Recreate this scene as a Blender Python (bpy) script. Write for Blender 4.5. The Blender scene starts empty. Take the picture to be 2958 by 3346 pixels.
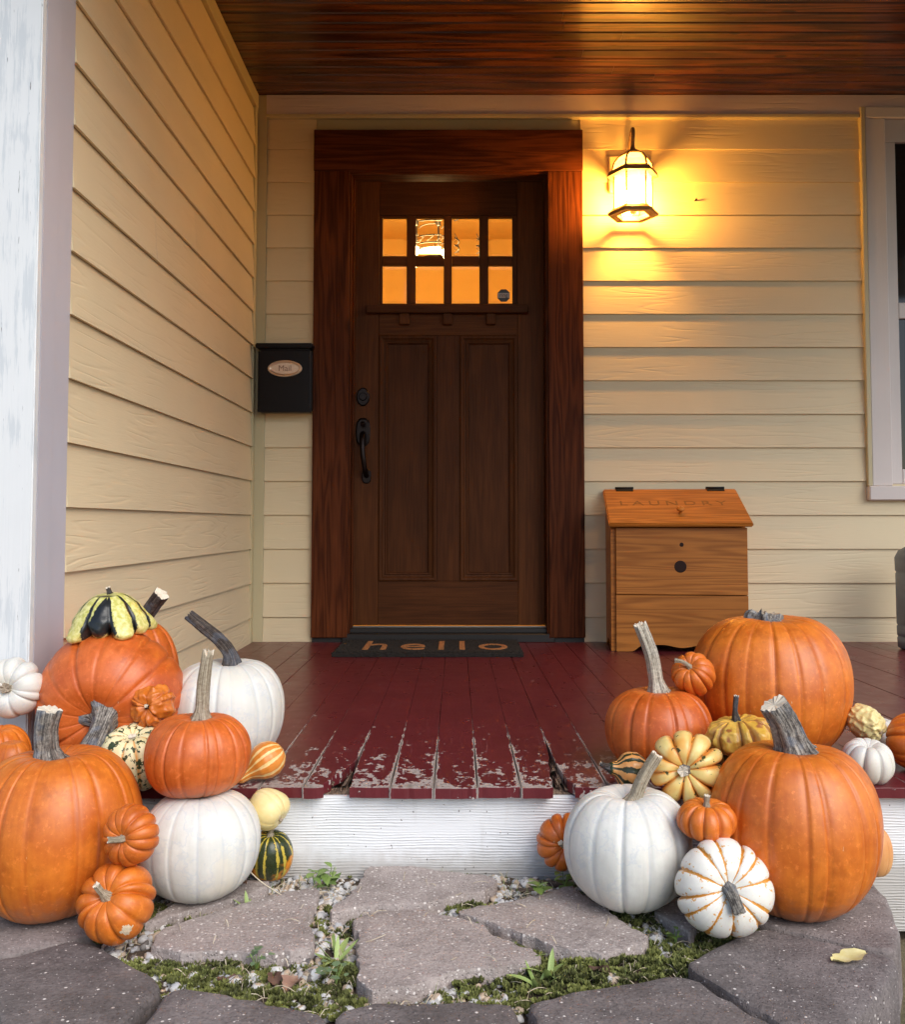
import bpy, bmesh, math, random
from mathutils import Vector, Matrix, Quaternion, noise as mnoise

S = bpy.context.scene
COL = S.collection
R = math.radians
rnd = random.Random(7)

# ------------------------------------------------------------------ camera
cam_d = bpy.data.cameras.new('camera')
cam = bpy.data.objects.new('camera', cam_d); COL.objects.link(cam)
cam.location = (0, -1.961, 0.73)
cam.rotation_euler = (R(90 + 2.72), 0, 0)
cam_d.sensor_fit = 'HORIZONTAL'; cam_d.sensor_width = 36
cam_d.lens = 36.857
cam_d.shift_x = -0.0047; cam_d.shift_y = -0.036
cam_d.clip_start = 0.05; cam_d.clip_end = 800
S.camera = cam

# ------------------------------------------------------------------ sky, sun, exposure
SUN_EL, SUN_AZ = R(41), R(35)          # azimuth measured from behind the camera, positive = from the right
w = bpy.data.worlds.new('World'); S.world = w; w.use_nodes = True
wn = w.node_tree.nodes; wl = w.node_tree.links
sky = wn.new('ShaderNodeTexSky'); sky.sky_type = 'NISHITA'; sky.sun_disc = False
sky.sun_elevation = SUN_EL; sky.sun_rotation = math.pi - SUN_AZ
sky.air_density = 1.0; sky.dust_density = 1.0; sky.ozone_density = 1.0
bg = wn['Background']; bg.inputs['Strength'].default_value = 0.09
wl.new(sky.outputs[0], bg.inputs['Color'])
sun_d = bpy.data.lights.new('sun', 'SUN'); sun_d.energy = 1.5; sun_d.angle = R(50); sun_d.color = (1.0, 0.945, 0.86)
sun = bpy.data.objects.new('sun', sun_d); COL.objects.link(sun)
_sd = Vector((math.sin(SUN_AZ) * math.cos(SUN_EL), -math.cos(SUN_AZ) * math.cos(SUN_EL), math.sin(SUN_EL)))
sun.rotation_euler = _sd.to_track_quat('Z', 'Y').to_euler()
sun.location = (0, -6, 6)
S.view_settings.view_transform = 'Standard'; S.view_settings.look = 'None'
S.view_settings.exposure = 1.0; S.view_settings.gamma = 1.0; S.view_settings.use_curve_mapping = False
S.render.engine = 'CYCLES'
S.cycles.use_denoising = True
S.cycles.max_bounces = 10; S.cycles.diffuse_bounces = 5; S.cycles.glossy_bounces = 5
S.cycles.transmission_bounces = 8; S.cycles.transparent_max_bounces = 12
S.cycles.caustics_reflective = False; S.cycles.caustics_refractive = False
S.cycles.sample_clamp_indirect = 6.0

# ------------------------------------------------------------------ node helpers
def srgb(r, g, b):
    f = lambda c: c / 12.92 if c <= .04045 else ((c + .055) / 1.055) ** 2.4
    return (f(r / 255), f(g / 255), f(b / 255))
class NT:
    def __init__(s, name):
        s.m = bpy.data.materials.new(name); s.m.use_nodes = True
        s.nt = s.m.node_tree; s.b = s.nt.nodes['Principled BSDF']
    def put(s, sock, v):
        if isinstance(v, bpy.types.NodeSocket): s.nt.links.new(v, sock)
        elif isinstance(v, (tuple, list)) and len(v) == 3 and sock.type == 'RGBA': sock.default_value = (*v, 1)
        else: sock.default_value = v
    def n(s, typ, ins=None, out=0, **props):
        nd = s.nt.nodes.new('ShaderNode' + typ)
        for k, v in props.items(): setattr(nd, k, v)
        for k, v in (ins or {}).items(): s.put(nd.inputs[k], v)
        return nd.outputs[out]
    def math(s, op, a, b=0.0, c=None, clamp=False):
        nd = s.nt.nodes.new('ShaderNodeMath'); nd.operation = op; nd.use_clamp = clamp
        s.put(nd.inputs[0], a); s.put(nd.inputs[1], b)
        if c is not None: s.put(nd.inputs[2], c)
        return nd.outputs[0]
    def vmath(s, op, a, b):
        nd = s.nt.nodes.new('ShaderNodeVectorMath'); nd.operation = op
        s.put(nd.inputs[0], a); s.put(nd.inputs[1], b); return nd.outputs[0]
    def obj(s): return s.n('TexCoord', out='Object')
    def uv(s): return s.n('TexCoord', out='UV')
    def rand(s): return s.n('ObjectInfo', out='Random')
    def xyz(s, v):
        nd = s.nt.nodes.new('ShaderNodeSeparateXYZ'); s.put(nd.inputs[0], v); return nd.outputs
    def comb(s, x, y, z): return s.n('CombineXYZ', {0: x, 1: y, 2: z})
    def noise(s, vec, scale, detail=3, rough=.55, dist=0.0, out='Fac'):
        return s.n('TexNoise', {'Vector': vec, 'Scale': scale, 'Detail': detail, 'Roughness': rough, 'Distortion': dist}, out=out)
    def voro(s, vec, scale, feature='F1', out='Distance', rnd=1.0):
        return s.n('TexVoronoi', {'Vector': vec, 'Scale': scale, 'Randomness': rnd}, out=out, feature=feature)
    def step(s, v, lo, hi):           # smooth 0..1 between lo and hi
        nd = s.nt.nodes.new('ShaderNodeMapRange'); nd.interpolation_type = 'SMOOTHSTEP'
        s.put(nd.inputs[0], v); s.put(nd.inputs[1], lo); s.put(nd.inputs[2], hi)
        return nd.outputs[0]
    def mix(s, f, a, b):
        nd = s.nt.nodes.new('ShaderNodeMix'); nd.data_type = 'RGBA'
        s.put(nd.inputs[0], f); s.put(nd.inputs[6], a); s.put(nd.inputs[7], b); return nd.outputs[2]
    def bump(s, h, strength=.3, dist=.002, normal=None):
        i = {'Height': h, 'Strength': strength, 'Distance': dist}
        if normal is not None: i['Normal'] = normal
        return s.n('Bump', i)
    def fin(s, col=None, rough=None, nor=None, **k):
        if col is not None: s.put(s.b.inputs['Base Color'], col)
        if rough is not None: s.put(s.b.inputs['Roughness'], rough)
        if nor is not None: s.put(s.b.inputs['Normal'], nor)
        for n, v in k.items(): s.put(s.b.inputs[n.replace('_', ' ')], v)
        return s.m

def offs(t, base, k=37.0):            # per-object offset so that no two boards carry the same grain
    r = t.rand()
    return t.vmath('ADD', base, t.comb(t.math('MULTIPLY', r, k), t.math('MULTIPLY', r, k * .37), t.math('MULTIPLY', r, k * .73)))

def stretched(t, axis, sx, sw):       # object coords with the grain axis first, compressed along the length
    v = t.xyz(offs(t, t.obj()))
    a = {'x': (0, 2, 1), 'y': (1, 0, 2), 'z': (2, 0, 1)}[axis]
    return t.comb(t.math('MULTIPLY', v[a[0]], sx), t.math('MULTIPLY', v[a[1]], sw), t.math('MULTIPLY', v[a[2]], sw))

def contour(t, vec, n):               # rings of a stretched noise field: cathedral grain
    f = t.noise(vec, 1.0, 2, .5)
    return t.math('SINE', t.math('MULTIPLY', f, n * 6.283))

# ------------------------------------------------------------------ materials
def m_siding(name, col):
    t = NT(name)
    v = stretched(t, 'x', 1.0, 12)
    ring = t.math('POWER', t.math('MULTIPLY_ADD', contour(t, v, 9), .5, .5), 5.0)
    fine = t.noise(stretched(t, 'x', 14, 190), 1, 3)
    patch = t.step(t.noise(offs(t, t.obj(), 11), 3.2, 2), .38, .62)
    h = t.math('ADD', t.math('MULTIPLY', t.math('MULTIPLY', ring, patch), -.9), t.math('MULTIPLY', fine, .5))
    big = t.noise(offs(t, t.obj(), 5), 2.5, 4)
    dirt = t.step(t.noise(offs(t, t.obj(), 5), 38, 4, .7), .70, .80)
    c = t.mix(big, tuple(x * .90 for x in col), tuple(min(1, x * 1.07) for x in col))
    c = t.mix(t.math('MULTIPLY', dirt, .35), c, (.20, .14, .08))
    return t.fin(c, .62, t.bump(h, .45, .0022))
def m_paint(name, col, axis='z', wear=.0, rough=.55):
    t = NT(name)
    g = t.noise(stretched(t, axis, 3, 90), 1, 4, .6)
    big = t.noise(offs(t, t.obj(), 5), 4, 4)
    c = t.mix(big, tuple(x * .86 for x in col), col)
    if wear:
        a = t.noise(stretched(t, axis, 5, 75), 1, 6, .75)
        b = t.noise(offs(t, t.obj(), 9), 9, 3)
        msk = t.step(t.math('ADD', t.math('MULTIPLY', a, .75), t.math('MULTIPLY', b, .35)), .70 - wear, .79 - wear)
        c = t.mix(t.math('MULTIPLY', msk, .40), c, (.42, .48, .54))
        k = t.step(t.noise(stretched(t, axis, 9, 120), 1, 4, .7), .66, .70)
        c = t.mix(k, c, (.10, .10, .11))
    return t.fin(c, rough, t.bump(g, .35, .0015))
def m_wood(name, c1, c2, axis, rough=.4, bump=.3, knots=0.0, rings=7, sx=1.3, sw=11, fine=150, coat=0.0, kscale=3.2, rw=.45, spec=.5):
    t = NT(name)
    v = stretched(t, axis, sx, sw)
    ring = t.math('MULTIPLY_ADD', contour(t, v, rings), .5, .5)
    fi = t.noise(stretched(t, axis, 5, fine), 1, 4, .65)
    f = t.math('ADD', t.math('MULTIPLY', ring, rw), t.math('MULTIPLY', fi, 1 - rw))
    tone = t.math('MULTIPLY_ADD', t.rand(), .5, .75)
    c = t.mix(t.step(f, .15, .85), c1, c2)
    c = t.mix(t.math('MULTIPLY', t.step(t.noise(offs(t, t.obj(), 7), 2.2, 3), .35, .7), .35), c, c1)
    h = f
    if knots:
        q = stretched(t, axis, kscale, kscale * 2.4)
        d = t.voro(q, 1.0)
        kn = t.math('SUBTRACT', 1.0, t.step(d, .05, .11))
        halo = t.math('SUBTRACT', 1.0, t.step(d, .10, .30))
        c = t.mix(t.math('MULTIPLY', halo, .35 * knots), c, c2)
        c = t.mix(t.math('MULTIPLY', kn, knots), c, tuple(x * .18 for x in c1))
        h = t.math('ADD', h, t.math('MULTIPLY', kn, .8))
    c = t.n('HueSaturation', {'Color': c, 'Value': tone})
    return t.fin(c, t.math('MULTIPLY_ADD', fi, .2, rough - .1), t.bump(h, bump, .0016), Coat_Weight=coat, Coat_Roughness=.16, Specular_IOR_Level=spec)
def m_plain(name, col, rough=.5, metal=0.0, var=.12, bscale=60, bump=.1, spec=.5):
    t = NT(name)
    nz = t.noise(t.obj(), bscale, 4)
    c = t.mix(nz, tuple(x * (1 - var) for x in col), tuple(min(1, x * (1 + var)) for x in col))
    return t.fin(c, rough, t.bump(nz, bump, .001), Metallic=metal, Specular_IOR_Level=spec)
def m_emit(name, col, st):
    t = NT(name); t.fin((0, 0, 0), .5)
    t.put(t.b.inputs['Emission Color'], col); t.put(t.b.inputs['Emission Strength'], st); return t.m

SIDING = srgb(204, 186, 150)
M = {}
M['siding'] = m_siding('siding_paint', (.76, .635, .42))
M['trim_tan'] = m_paint('tan_trim_paint', (.60, .52, .32), 'z')
M['trim_tan_x'] = m_paint('tan_trim_paint_long', (.62, .54, .34), 'x')
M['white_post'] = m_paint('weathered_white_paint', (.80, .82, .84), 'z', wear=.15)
M['white_shaded'] = m_paint('shaded_white_paint', (.55, .54, .61), 'z', wear=.0)  # same white paint as the post, with the porch shade put into its colour
M['frieze'] = m_siding('frieze_paint', (.70, .585, .57))
M['white_win'] = m_paint('window_paint', (.74, .67, .64), 'z')
M['door'] = m_wood('door_wood', (.044, .0130, .0034), (.128, .0420, .0115), 'z', rough=.52, bump=.22, rings=3, sx=2, sw=20, fine=330, rw=.12, spec=.12)
M['door_x'] = m_wood('door_wood_rail', (.044, .0130, .0034), (.128, .0420, .0115), 'x', rough=.52, bump=.22, rings=3, sx=2, sw=20, fine=330, rw=.12, spec=.12)
M['casing'] = m_wood('casing_wood', (.040, .0095, .0032), (.140, .038, .0120), 'z', rough=.5, bump=.8, knots=.7, rings=8, sx=1.0, sw=13, kscale=1.6, rw=.28, spec=.08)
M['casing_x'] = m_wood('casing_wood_head', (.040, .0095, .0032), (.140, .038, .0120), 'x', rough=.5, bump=.7, knots=.6, rings=8, sx=1.0, sw=13, kscale=1.6, rw=.28, spec=.08)
M['ceil'] = m_wood('ceiling_wood', (.020, .0040, .0014), (.150, .045, .0100), 'x', rough=.30, bump=.30, knots=.9, rings=5, sx=.9, sw=14, kscale=2.6, coat=.35)
M['pine'] = m_wood('pine_wood', (.29, .093, .0120), (.55, .200, .035), 'x', rough=.45, bump=.3, knots=0, rings=16, sx=.5, sw=9, rw=.35, spec=.3)
M['pine_dark'] = m_plain('carved_pine', (.25, .095, .017), .6)
M['knot'] = m_plain('knot_wood', (.020, .006, .003), .5, spec=.2)
M['iron'] = m_plain('black_iron', (.012, .010, .010), .38, .6, .2, 90)
M['bronze'] = m_plain('oiled_bronze', (.016, .010, .009), .32, .8, .2, 90)
M['mailbox'] = m_plain('mailbox_enamel', (.006, .0035, .004), .34, .0, .25, 40, .03, spec=.18)
M['copper'] = m_plain('copper_plate', (.62, .46, .34), .35, .9, .2, 120)
M['copper_dk'] = m_plain('copper_letters', (.22, .12, .09), .5, .7)
M['lantern'] = m_plain('lantern_metal', (.26, .16, .085), .55, .2, .2, 120)
M['dark_in'] = m_plain('dark_room', (.010, .007, .007), .6)
M['metal'] = m_plain('threshold_metal', (.55, .50, .46), .3, 1.0)
M['black'] = m_plain('black_rubber', (.012, .009, .008), .5)
M['jug'] = m_plain('jug_plastic', (.13, .18, .26), .22, 0, .2, 20)
M['jug_cap'] = m_plain('jug_cap', (.10, .20, .42), .4)
M['label_w'] = m_plain('label_white', (.75, .76, .78), .5)
M['label_b'] = m_plain('label_blue', (.06, .36, .58), .5)
M['stk'] = m_plain('sticker_dark', (.055, .055, .065), .45)
M['stk_l'] = m_plain('sticker_light', (.40, .37, .36), .45)
M['in_wall'] = m_plain('room_paint', (.62, .40, .13), .8, 0, .05, 3, spec=.1)
M['caulk'] = m_plain('caulk', (.72, .62, .46), .6)

def m_glass(name):                     # clear lantern pane: lets light through, reflects at grazing angles
    t = NT(name)
    fr = t.math('MULTIPLY_ADD', t.math('POWER', t.n('LayerWeight', {'Blend': .5}, out='Facing'), 4.0), .7, .04)
    tr = t.n('BsdfTransparent', {'Color': (.97, .95, .90)})
    gl = t.n('BsdfGlossy', {'Roughness': .06})
    mx = t.n('MixShader', {0: fr, 1: tr, 2: gl})
    mx = t.n('MixShader', {0: .24, 1: mx, 2: t.n('BsdfTranslucent', {'Color': (.95, .88, .72)})})       # seeded, hazy glass
    t.nt.links.new(mx, t.nt.nodes['Material Output'].inputs['Surface'])
    return t.m
M['pane_clear'] = m_glass('clear_pane')
t = NT('frosted_pane'); tr_ = t.n('BsdfTransparent', {'Color': (1, .95, .86)}); df_ = t.n('BsdfTranslucent', {'Color': (.85, .75, .55)}); mx_ = t.n('MixShader', {0: .45, 1: tr_, 2: df_})
t.nt.links.new(mx_, t.nt.nodes['Material Output'].inputs['Surface']); M['pane_frost'] = t.m
t = NT('bevelled_glass'); M['glass'] = t.fin((1, .97, .92), .02, t.bump(t.noise(t.obj(), 9, 2), .08, .004), Transmission_Weight=1.0, IOR=1.45, Specular_IOR_Level=.12)
t = NT('window_glass'); M['winglass'] = t.fin((.012, .009, .010), .06)

# deck: maroon paint worn to grey wood along the seams and the front edge
SEAM0, BW = -.048, .0912
t = NT('deck_paint')
o = t.obj(); v = t.xyz(o)
fr = t.math('FRACT', t.math('DIVIDE', t.math('ADD', v[0], 10 * BW - SEAM0), BW))
sd = t.math('MULTIPLY', t.math('ABSOLUTE', t.math('SUBTRACT', fr, .5)), 2.0)      # 1 at a seam
seam = t.math('POWER', sd, 14)
front = t.math('SUBTRACT', 1.0, t.step(v[1], -.02, .85))
edge = t.math('SUBTRACT', 1.0, t.step(v[1], -.02, .05))
mid = t.math('SUBTRACT', 1.0, t.step(t.math('ABSOLUTE', v[0]), .40, .75))          # most walked on by the door
n1 = t.noise(t.comb(v[0], t.math('MULTIPLY', v[1], .55), 0), 24, 6, .70, .08); n2 = t.noise(o, 75, 3, .6); n3 = t.noise(t.comb(t.math('MULTIPLY', v[0], 6), t.math('MULTIPLY', v[1], 2.2), 0), 1, 2)
wear = t.math('ADD', t.math('MULTIPLY', n1, .8), t.math('MULTIPLY', n2, .3))
wear = t.math('ADD', wear, t.math('MULTIPLY', t.math('MULTIPLY', front, mid), .235))
wear = t.math('ADD', wear, t.math('MULTIPLY', t.math('MULTIPLY', edge, t.math('MULTIPLY_ADD', mid, .7, .3)), .10))
wear = t.math('ADD', wear, t.math('MULTIPLY', t.math('MULTIPLY', seam, t.math('MULTIPLY_ADD', front, .5, .75)), t.math('MULTIPLY_ADD', t.math('SUBTRACT', 1.0, t.step(v[1], .1, 2.0)), .20, .11)))
wear = t.math('ADD', wear, t.math('MULTIPLY', n3, .12))
gn = t.xyz(t.n('NewGeometry', out='Normal'))
wear = t.math('SUBTRACT', wear, t.math('MULTIPLY', t.step(t.math('MULTIPLY', gn[1], -1.0), .5, .8), .22))
spot = t.math('ADD', t.noise(t.vmath('ADD', o, (3.1, 7.7, 0)), 34, 4, .6), t.math('MULTIPLY', t.math('MULTIPLY', front, mid), .07))
chip = t.math('MAXIMUM', t.step(wear, .870, .880), t.step(spot, .715, .722))
under = t.step(wear, .90, 1.02)
wood = t.mix(t.noise(t.comb(t.math('MULTIPLY', v[0], 260), t.math('MULTIPLY', v[1], 9), 0), 1, 4), (.13, .10, .085), (.36, .31, .28))
wood = t.mix(t.math('MULTIPLY', t.math('SUBTRACT', 1.0, under), .8), wood, (.44, .38, .36))
paint = t.mix(t.noise(o, 7, 4), (.092, .0115, .0160), (.152, .0225, .0290))
scr = t.step(t.noise(t.comb(t.math('MULTIPLY', v[0], 14), t.math('MULTIPLY', v[1], 170), 0), 1, 3), .71, .75)
paint = t.mix(t.math('MULTIPLY', scr, .30), paint, (.32, .16, .15))
long_ = t.step(t.noise(t.comb(t.math('MULTIPLY', v[0], 170), t.math('MULTIPLY', v[1], 4.0), 0), 1, 4, .6), .60, .74)
paint = t.mix(t.math('MULTIPLY', long_, t.math('MULTIPLY_ADD', front, .28, .10)), paint, (.36, .22, .22))
col = t.mix(chip, paint, wood)
ro = t.math('ADD', t.math('MULTIPLY', chip, .40), t.math('MULTIPLY_ADD', t.noise(o, 18, 4), .22, .20))
gr = t.noise(t.comb(t.math('MULTIPLY', v[0], 120), t.math('MULTIPLY', v[1], 6), 0), 1, 4)
h = t.math('ADD', t.math('MULTIPLY', chip, -.8), t.math('MULTIPLY', gr, .35))
M['deck'] = t.fin(col, ro, t.bump(h, .6, .0016))
t = NT('rotten_wood')
v = t.xyz(t.obj())
f = t.noise(t.comb(t.math('MULTIPLY', v[0], 190), t.math('MULTIPLY', v[1], 14), t.math('MULTIPLY', v[2], 190)), 1, 5, .7)
M['rot'] = t.fin(t.mix(t.step(f, .3, .7), (.06, .034, .022), (.36, .25, .18)), .9, t.bump(f, 1.0, .004))

# riser: white painted plywood with raised horizontal combing
t = NT('riser_paint'); o = t.obj(); v = t.xyz(o)
wv = t.math('ADD', v[2], t.math('MULTIPLY', t.math('SUBTRACT', t.noise(t.comb(t.math('MULTIPLY', v[0], 5), 0, t.math('MULTIPLY', v[2], 26)), 1, 4), .5), .016))
rp = t.math('MULTIPLY_ADD', t.math('SINE', t.math('MULTIPLY', wv, 6.283 / .0058)), .5, .5)
rp = t.math('MULTIPLY', t.math('POWER', rp, 1.5), t.step(t.noise(t.comb(t.math('MULTIPLY', v[0], 22), 0, t.math('MULTIPLY', v[2], 130)), 1, 3), .25, .60))
spk = t.step(t.noise(t.comb(t.math('MULTIPLY', v[0], 90), 0, t.math('MULTIPLY', v[2], 70)), 1, 2), .70, .72)
spk2 = t.step(t.noise(o, 240, 2), .78, .80)
gd = t.math('SUBTRACT', 1.0, t.step(t.math('ADD', v[2], t.math('MULTIPLY', t.noise(o, 40, 4), .05)), .02, .085))
c = t.mix(t.noise(o, 6, 4), (.76, .78, .81), (.84, .855, .88))
c = t.mix(t.math('MULTIPLY', gd, .65), c, (.32, .28, .23))
st_ = t.step(t.noise(t.comb(t.math('MULTIPLY', v[0], 30), 0, t.math('MULTIPLY', v[2], 4)), 1, 4, .7), .55, .8)
c = t.mix(t.math('MULTIPLY', st_, .22), c, (.42, .40, .37))
c = t.mix(t.math('MAXIMUM', t.math('MULTIPLY', spk, .8), t.math('MULTIPLY', spk2, .7)), c, (.10, .08, .07))
rp = t.math('MULTIPLY', rp, t.step(t.noise(t.comb(t.math('MULTIPLY', v[0], 3.5), 0, t.math('MULTIPLY', v[2], 16)), 1, 3), .30, .65))
M['riser'] = t.fin(c, .55, t.bump(rp, .50, .0030))

def m_stone(name, c1, c2, speck, sc=1.0, rough=.85):
    t = NT(name); o = offs(t, t.obj(), 9)
    big = t.noise(o, 9 * sc, 5, .6); fi = t.noise(o, 170, 4, .7); md = t.noise(o, 48, 4, .6)
    c = t.mix(t.step(t.math('MULTIPLY_ADD', fi, .6, t.math('MULTIPLY', big, .5)), .3, .8), c1, c2)
    c = t.mix(t.math('MULTIPLY', t.step(md, .52, .72), .35), c, tuple(x * .45 for x in c1))
    st_ = t.step(t.noise(t.vmath('ADD', o, (4, 4, 4)), 5.5, 5, .65), .42, .70)
    c = t.mix(t.math('MULTIPLY', st_, .45), c, (c1[0] * .62, c1[1] * .60, c1[2] * .55))
    d = t.voro(o, 115); cell = t.xyz(t.voro(o, 115, out='Color'))
    sp = t.math('MULTIPLY', t.math('SUBTRACT', 1.0, t.step(d, .22, .34)), t.step(cell[0], 1 - speck, 1 - speck + .02))
    d2 = t.voro(o, 260); c2l = t.xyz(t.voro(o, 260, out='Color'))
    sp2 = t.math('MULTIPLY', t.math('SUBTRACT', 1.0, t.step(d2, .25, .4)), t.step(c2l[1], 1 - speck * 1.2, 1 - speck * 1.2 + .02))
    c = t.mix(t.math('MAXIMUM', sp, t.math('MULTIPLY', sp2, .6)), c, (.74, .68, .64))
    pit = t.math('SUBTRACT', 1.0, t.step(t.voro(t.vmath('ADD', o, (3, 1, 2)), 150), .1, .3))
    h = t.math('ADD', t.math('MULTIPLY', fi, .6), t.math('ADD', t.math('MULTIPLY', md, .9), t.math('MULTIPLY', pit, -.4)))
    return t.fin(c, rough, t.bump(h, 1.0, .0034))
M['flag'] = m_stone('flagstone', (.240, .196, .180), (.51, .436, .408), .22)
M['paver'] = m_stone('dark_paver', (.090, .075, .074), (.275, .236, .228), .06)
M['paver_lt'] = m_stone('grey_paver', (.155, .128, .124), (.35, .302, .288), .07)
t = NT('soil'); o = t.obj()
M['soil'] = t.fin(t.mix(t.noise(o, 90, 5), (.035, .024, .016), (.15, .105, .07)), .95, t.bump(t.noise(o, 120, 5), 1, .006))
t = NT('yard_soil'); o = t.obj()
M['yard'] = t.fin(t.mix(t.step(t.noise(o, 1.2, 5), .4, .6), t.mix(t.noise(o, 90, 5), (.10, .065, .04), (.30, .21, .14)), (.12, .12, .06)), .95, t.bump(t.noise(o, 130, 5), 1, .006))
def m_leaf(name, c1, c2, rough=.5, trans=.25):
    t = NT(name); nz = t.noise(t.obj(), 55, 3)
    c = t.mix(t.step(t.math('MULTIPLY_ADD', t.rand(), .3, nz), .35, .95), c1, c2)
    t.fin(c, rough); return t.m
M['leaf'] = m_leaf('weed_leaf', (.10, .17, .035), (.26, .36, .09))
M['grassb'] = m_leaf('grass_blade', (.17, .25, .06), (.38, .48, .17))
M['clover'] = m_leaf('clover_leaf', (.10, .16, .08), (.18, .26, .13))
M['straw'] = m_leaf('dry_straw', (.38, .30, .20), (.68, .60, .46))
M['dead'] = m_leaf('dead_leaf', (.06, .028, .018), (.17, .09, .06), .7)
M['deadp'] = m_leaf('pinkish_dead_leaf', (.30, .17, .12), (.50, .34, .25), .7)
M['yleaf'] = m_leaf('yellow_leaf', (.62, .53, .22), (.74, .68, .40), .6)
M['bark'] = m_wood('bark_chip', (.05, .03, .022), (.18, .13, .10), 'x', rough=.8, bump=.8)
t = NT('moss'); o = t.obj()
c = t.mix(t.step(t.noise(o, 22, 4), .35, .65), (.052, .056, .014), (.200, .215, .055))
c = t.mix(t.step(t.noise(o, 160, 3), .5, .75), c, (.34, .37, .11))
M['moss'] = t.fin(c, .8)
t = NT('gravel'); o = t.obj()
cell = t.xyz(t.voro(o, 85, out='Color'))
c = t.mix(cell[0], (.78, .76, .73), (.46, .47, .50)); c = t.mix(t.step(cell[1], .70, .74), c, (.55, .42, .30)); c = t.mix(t.step(cell[2], .84, .87), c, (.12, .11, .11))
M['gravel'] = t.fin(t.mix(t.math('MULTIPLY', t.noise(o, 200, 3), .3), c, (.32, .27, .22)), .6, t.bump(t.noise(o, 220, 3), .4, .001))

# ------------------------------------------------------------------ object helpers
def tag(o, label=None, cat=None, group=None, kind=None):
    if label: o['label'] = label
    if cat: o['category'] = cat
    if group: o['group'] = group
    if kind: o['kind'] = kind
    return o
def empty(name, loc=(0, 0, 0), rz=0.0, **k):
    o = bpy.data.objects.new(name, None); COL.objects.link(o); o.location = loc; o.rotation_euler[2] = rz
    o.empty_display_size = .05
    return tag(o, **k)
def wmat(o):
    b = Matrix.LocRotScale(o.location, o.rotation_quaternion if o.rotation_mode == 'QUATERNION' else o.rotation_euler, o.scale)
    return (wmat(o.parent) @ o.matrix_parent_inverse @ b) if o.parent else b
def adopt(o, parent):                    # keep the part where it was built, in world coordinates
    o.parent = parent; o.matrix_parent_inverse = wmat(parent).inverted(); return o
def link(name, me, mat, parent=None, loc=None, rot=None, smooth=False, lp=False):
    """lp=True: the mesh is built in the parent's own coordinates"""
    o = bpy.data.objects.new(name, me); COL.objects.link(o)
    if mat is not None:
        for m_ in (mat if isinstance(mat, list) else [mat]): me.materials.append(m_)
    if parent:
        if lp: o.parent = parent
        else: adopt(o, parent)
    if loc is not None: o.location = loc
    if rot is not None: o.rotation_mode = 'QUATERNION'; o.rotation_quaternion = rot
    if smooth: me.shade_smooth()
    return o
def pyd(name, vs, fs):
    me = bpy.data.meshes.new(name); me.from_pydata([tuple(v) for v in vs], [], fs); me.update(); return me
def box(name, x0, x1, y0, y1, z0, z1, mat, parent=None, bev=.002, seg=1, local=False):
    """bevelled box; local=True keeps the object's origin at the box centre"""
    bm = bmesh.new()
    bmesh.ops.create_cube(bm, size=1)
    c = Vector(((x0 + x1) / 2, (y0 + y1) / 2, (z0 + z1) / 2))
    for v in bm.verts:
        v.co = Vector((v.co.x * (x1 - x0), v.co.y * (y1 - y0), v.co.z * (z1 - z0))) + (Vector() if local else c)
    if bev: bmesh.ops.bevel(bm, geom=bm.edges[:], offset=bev, segments=seg, affect='EDGES')
    me = bpy.data.meshes.new(name); bm.to_mesh(me); bm.free()
    return link(name, me, mat, parent, c if local else None)
def prism(name, pts, z0, z1, mat, parent=None, bev=0.0, jit=0.0, sub=1, skirt=0.0):
    """extruded outline (xy points, any winding) with a bevelled top rim"""
    a = sum(p[0] * q[1] - q[0] * p[1] for p, q in zip(pts, pts[1:] + pts[:1]))
    if a < 0: pts = pts[::-1]
    out = []
    for p, q in zip(pts, pts[1:] + pts[:1]):
        L = math.dist(p, q); k = max(1, int(L / sub)) if sub < 1 else 1
        for i in range(k):
            f = i / k
            out.append((p[0] + (q[0] - p[0]) * f + rnd.uniform(-jit, jit), p[1] + (q[1] - p[1]) * f + rnd.uniform(-jit, jit)))
    n = len(out)
    def inset(d):
        r = []
        for i in range(n):
            p0, p1, p2 = Vector(out[i - 1]), Vector(out[i]), Vector(out[(i + 1) % n])
            e = (p2 - p0); nn = Vector((-e.y, e.x)); nn = nn.normalized() if nn.length > 1e-9 else nn
            r.append((p1.x + nn.x * d, p1.y + nn.y * d))
        return r
    vs = [(x, y, z0) for x, y in inset(-skirt)]
    if bev:
        vs += [(x, y, z1 - bev) for x, y in out] + [(x, y, z1 - bev * .3) for x, y in inset(bev * .35)] + [(x, y, z1) for x, y in inset(bev)]
        rings = 4
    else:
        vs += [(x, y, z1) for x, y in out]; rings = 2
    fs = []
    for r_ in range(rings - 1):
        for i in range(n):
            j = (i + 1) % n; fs.append((r_ * n + i, r_ * n + j, (r_ + 1) * n + j, (r_ + 1) * n + i))
    fs.append(tuple((rings - 1) * n + i for i in range(n))); fs.append(tuple(range(n - 1, -1, -1)))
    return link(name, pyd(name, vs, fs), mat, parent)
def catmull(P, n):
    P = [Vector(p) for p in P]
    Q = [P[0] * 2 - P[1]] + P + [P[-1] * 2 - P[-2]]
    out = []
    for i in range(1, len(Q) - 2):
        for k in range(n):
            u = k / n; a, b, c, d = Q[i - 1], Q[i], Q[i + 1], Q[i + 2]
            out.append(.5 * ((2 * b) + (c - a) * u + (2 * a - 5 * b + 4 * c - d) * u * u + (3 * b - a - 3 * c + d) * u ** 3))
    out.append(P[-1]); return out
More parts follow.
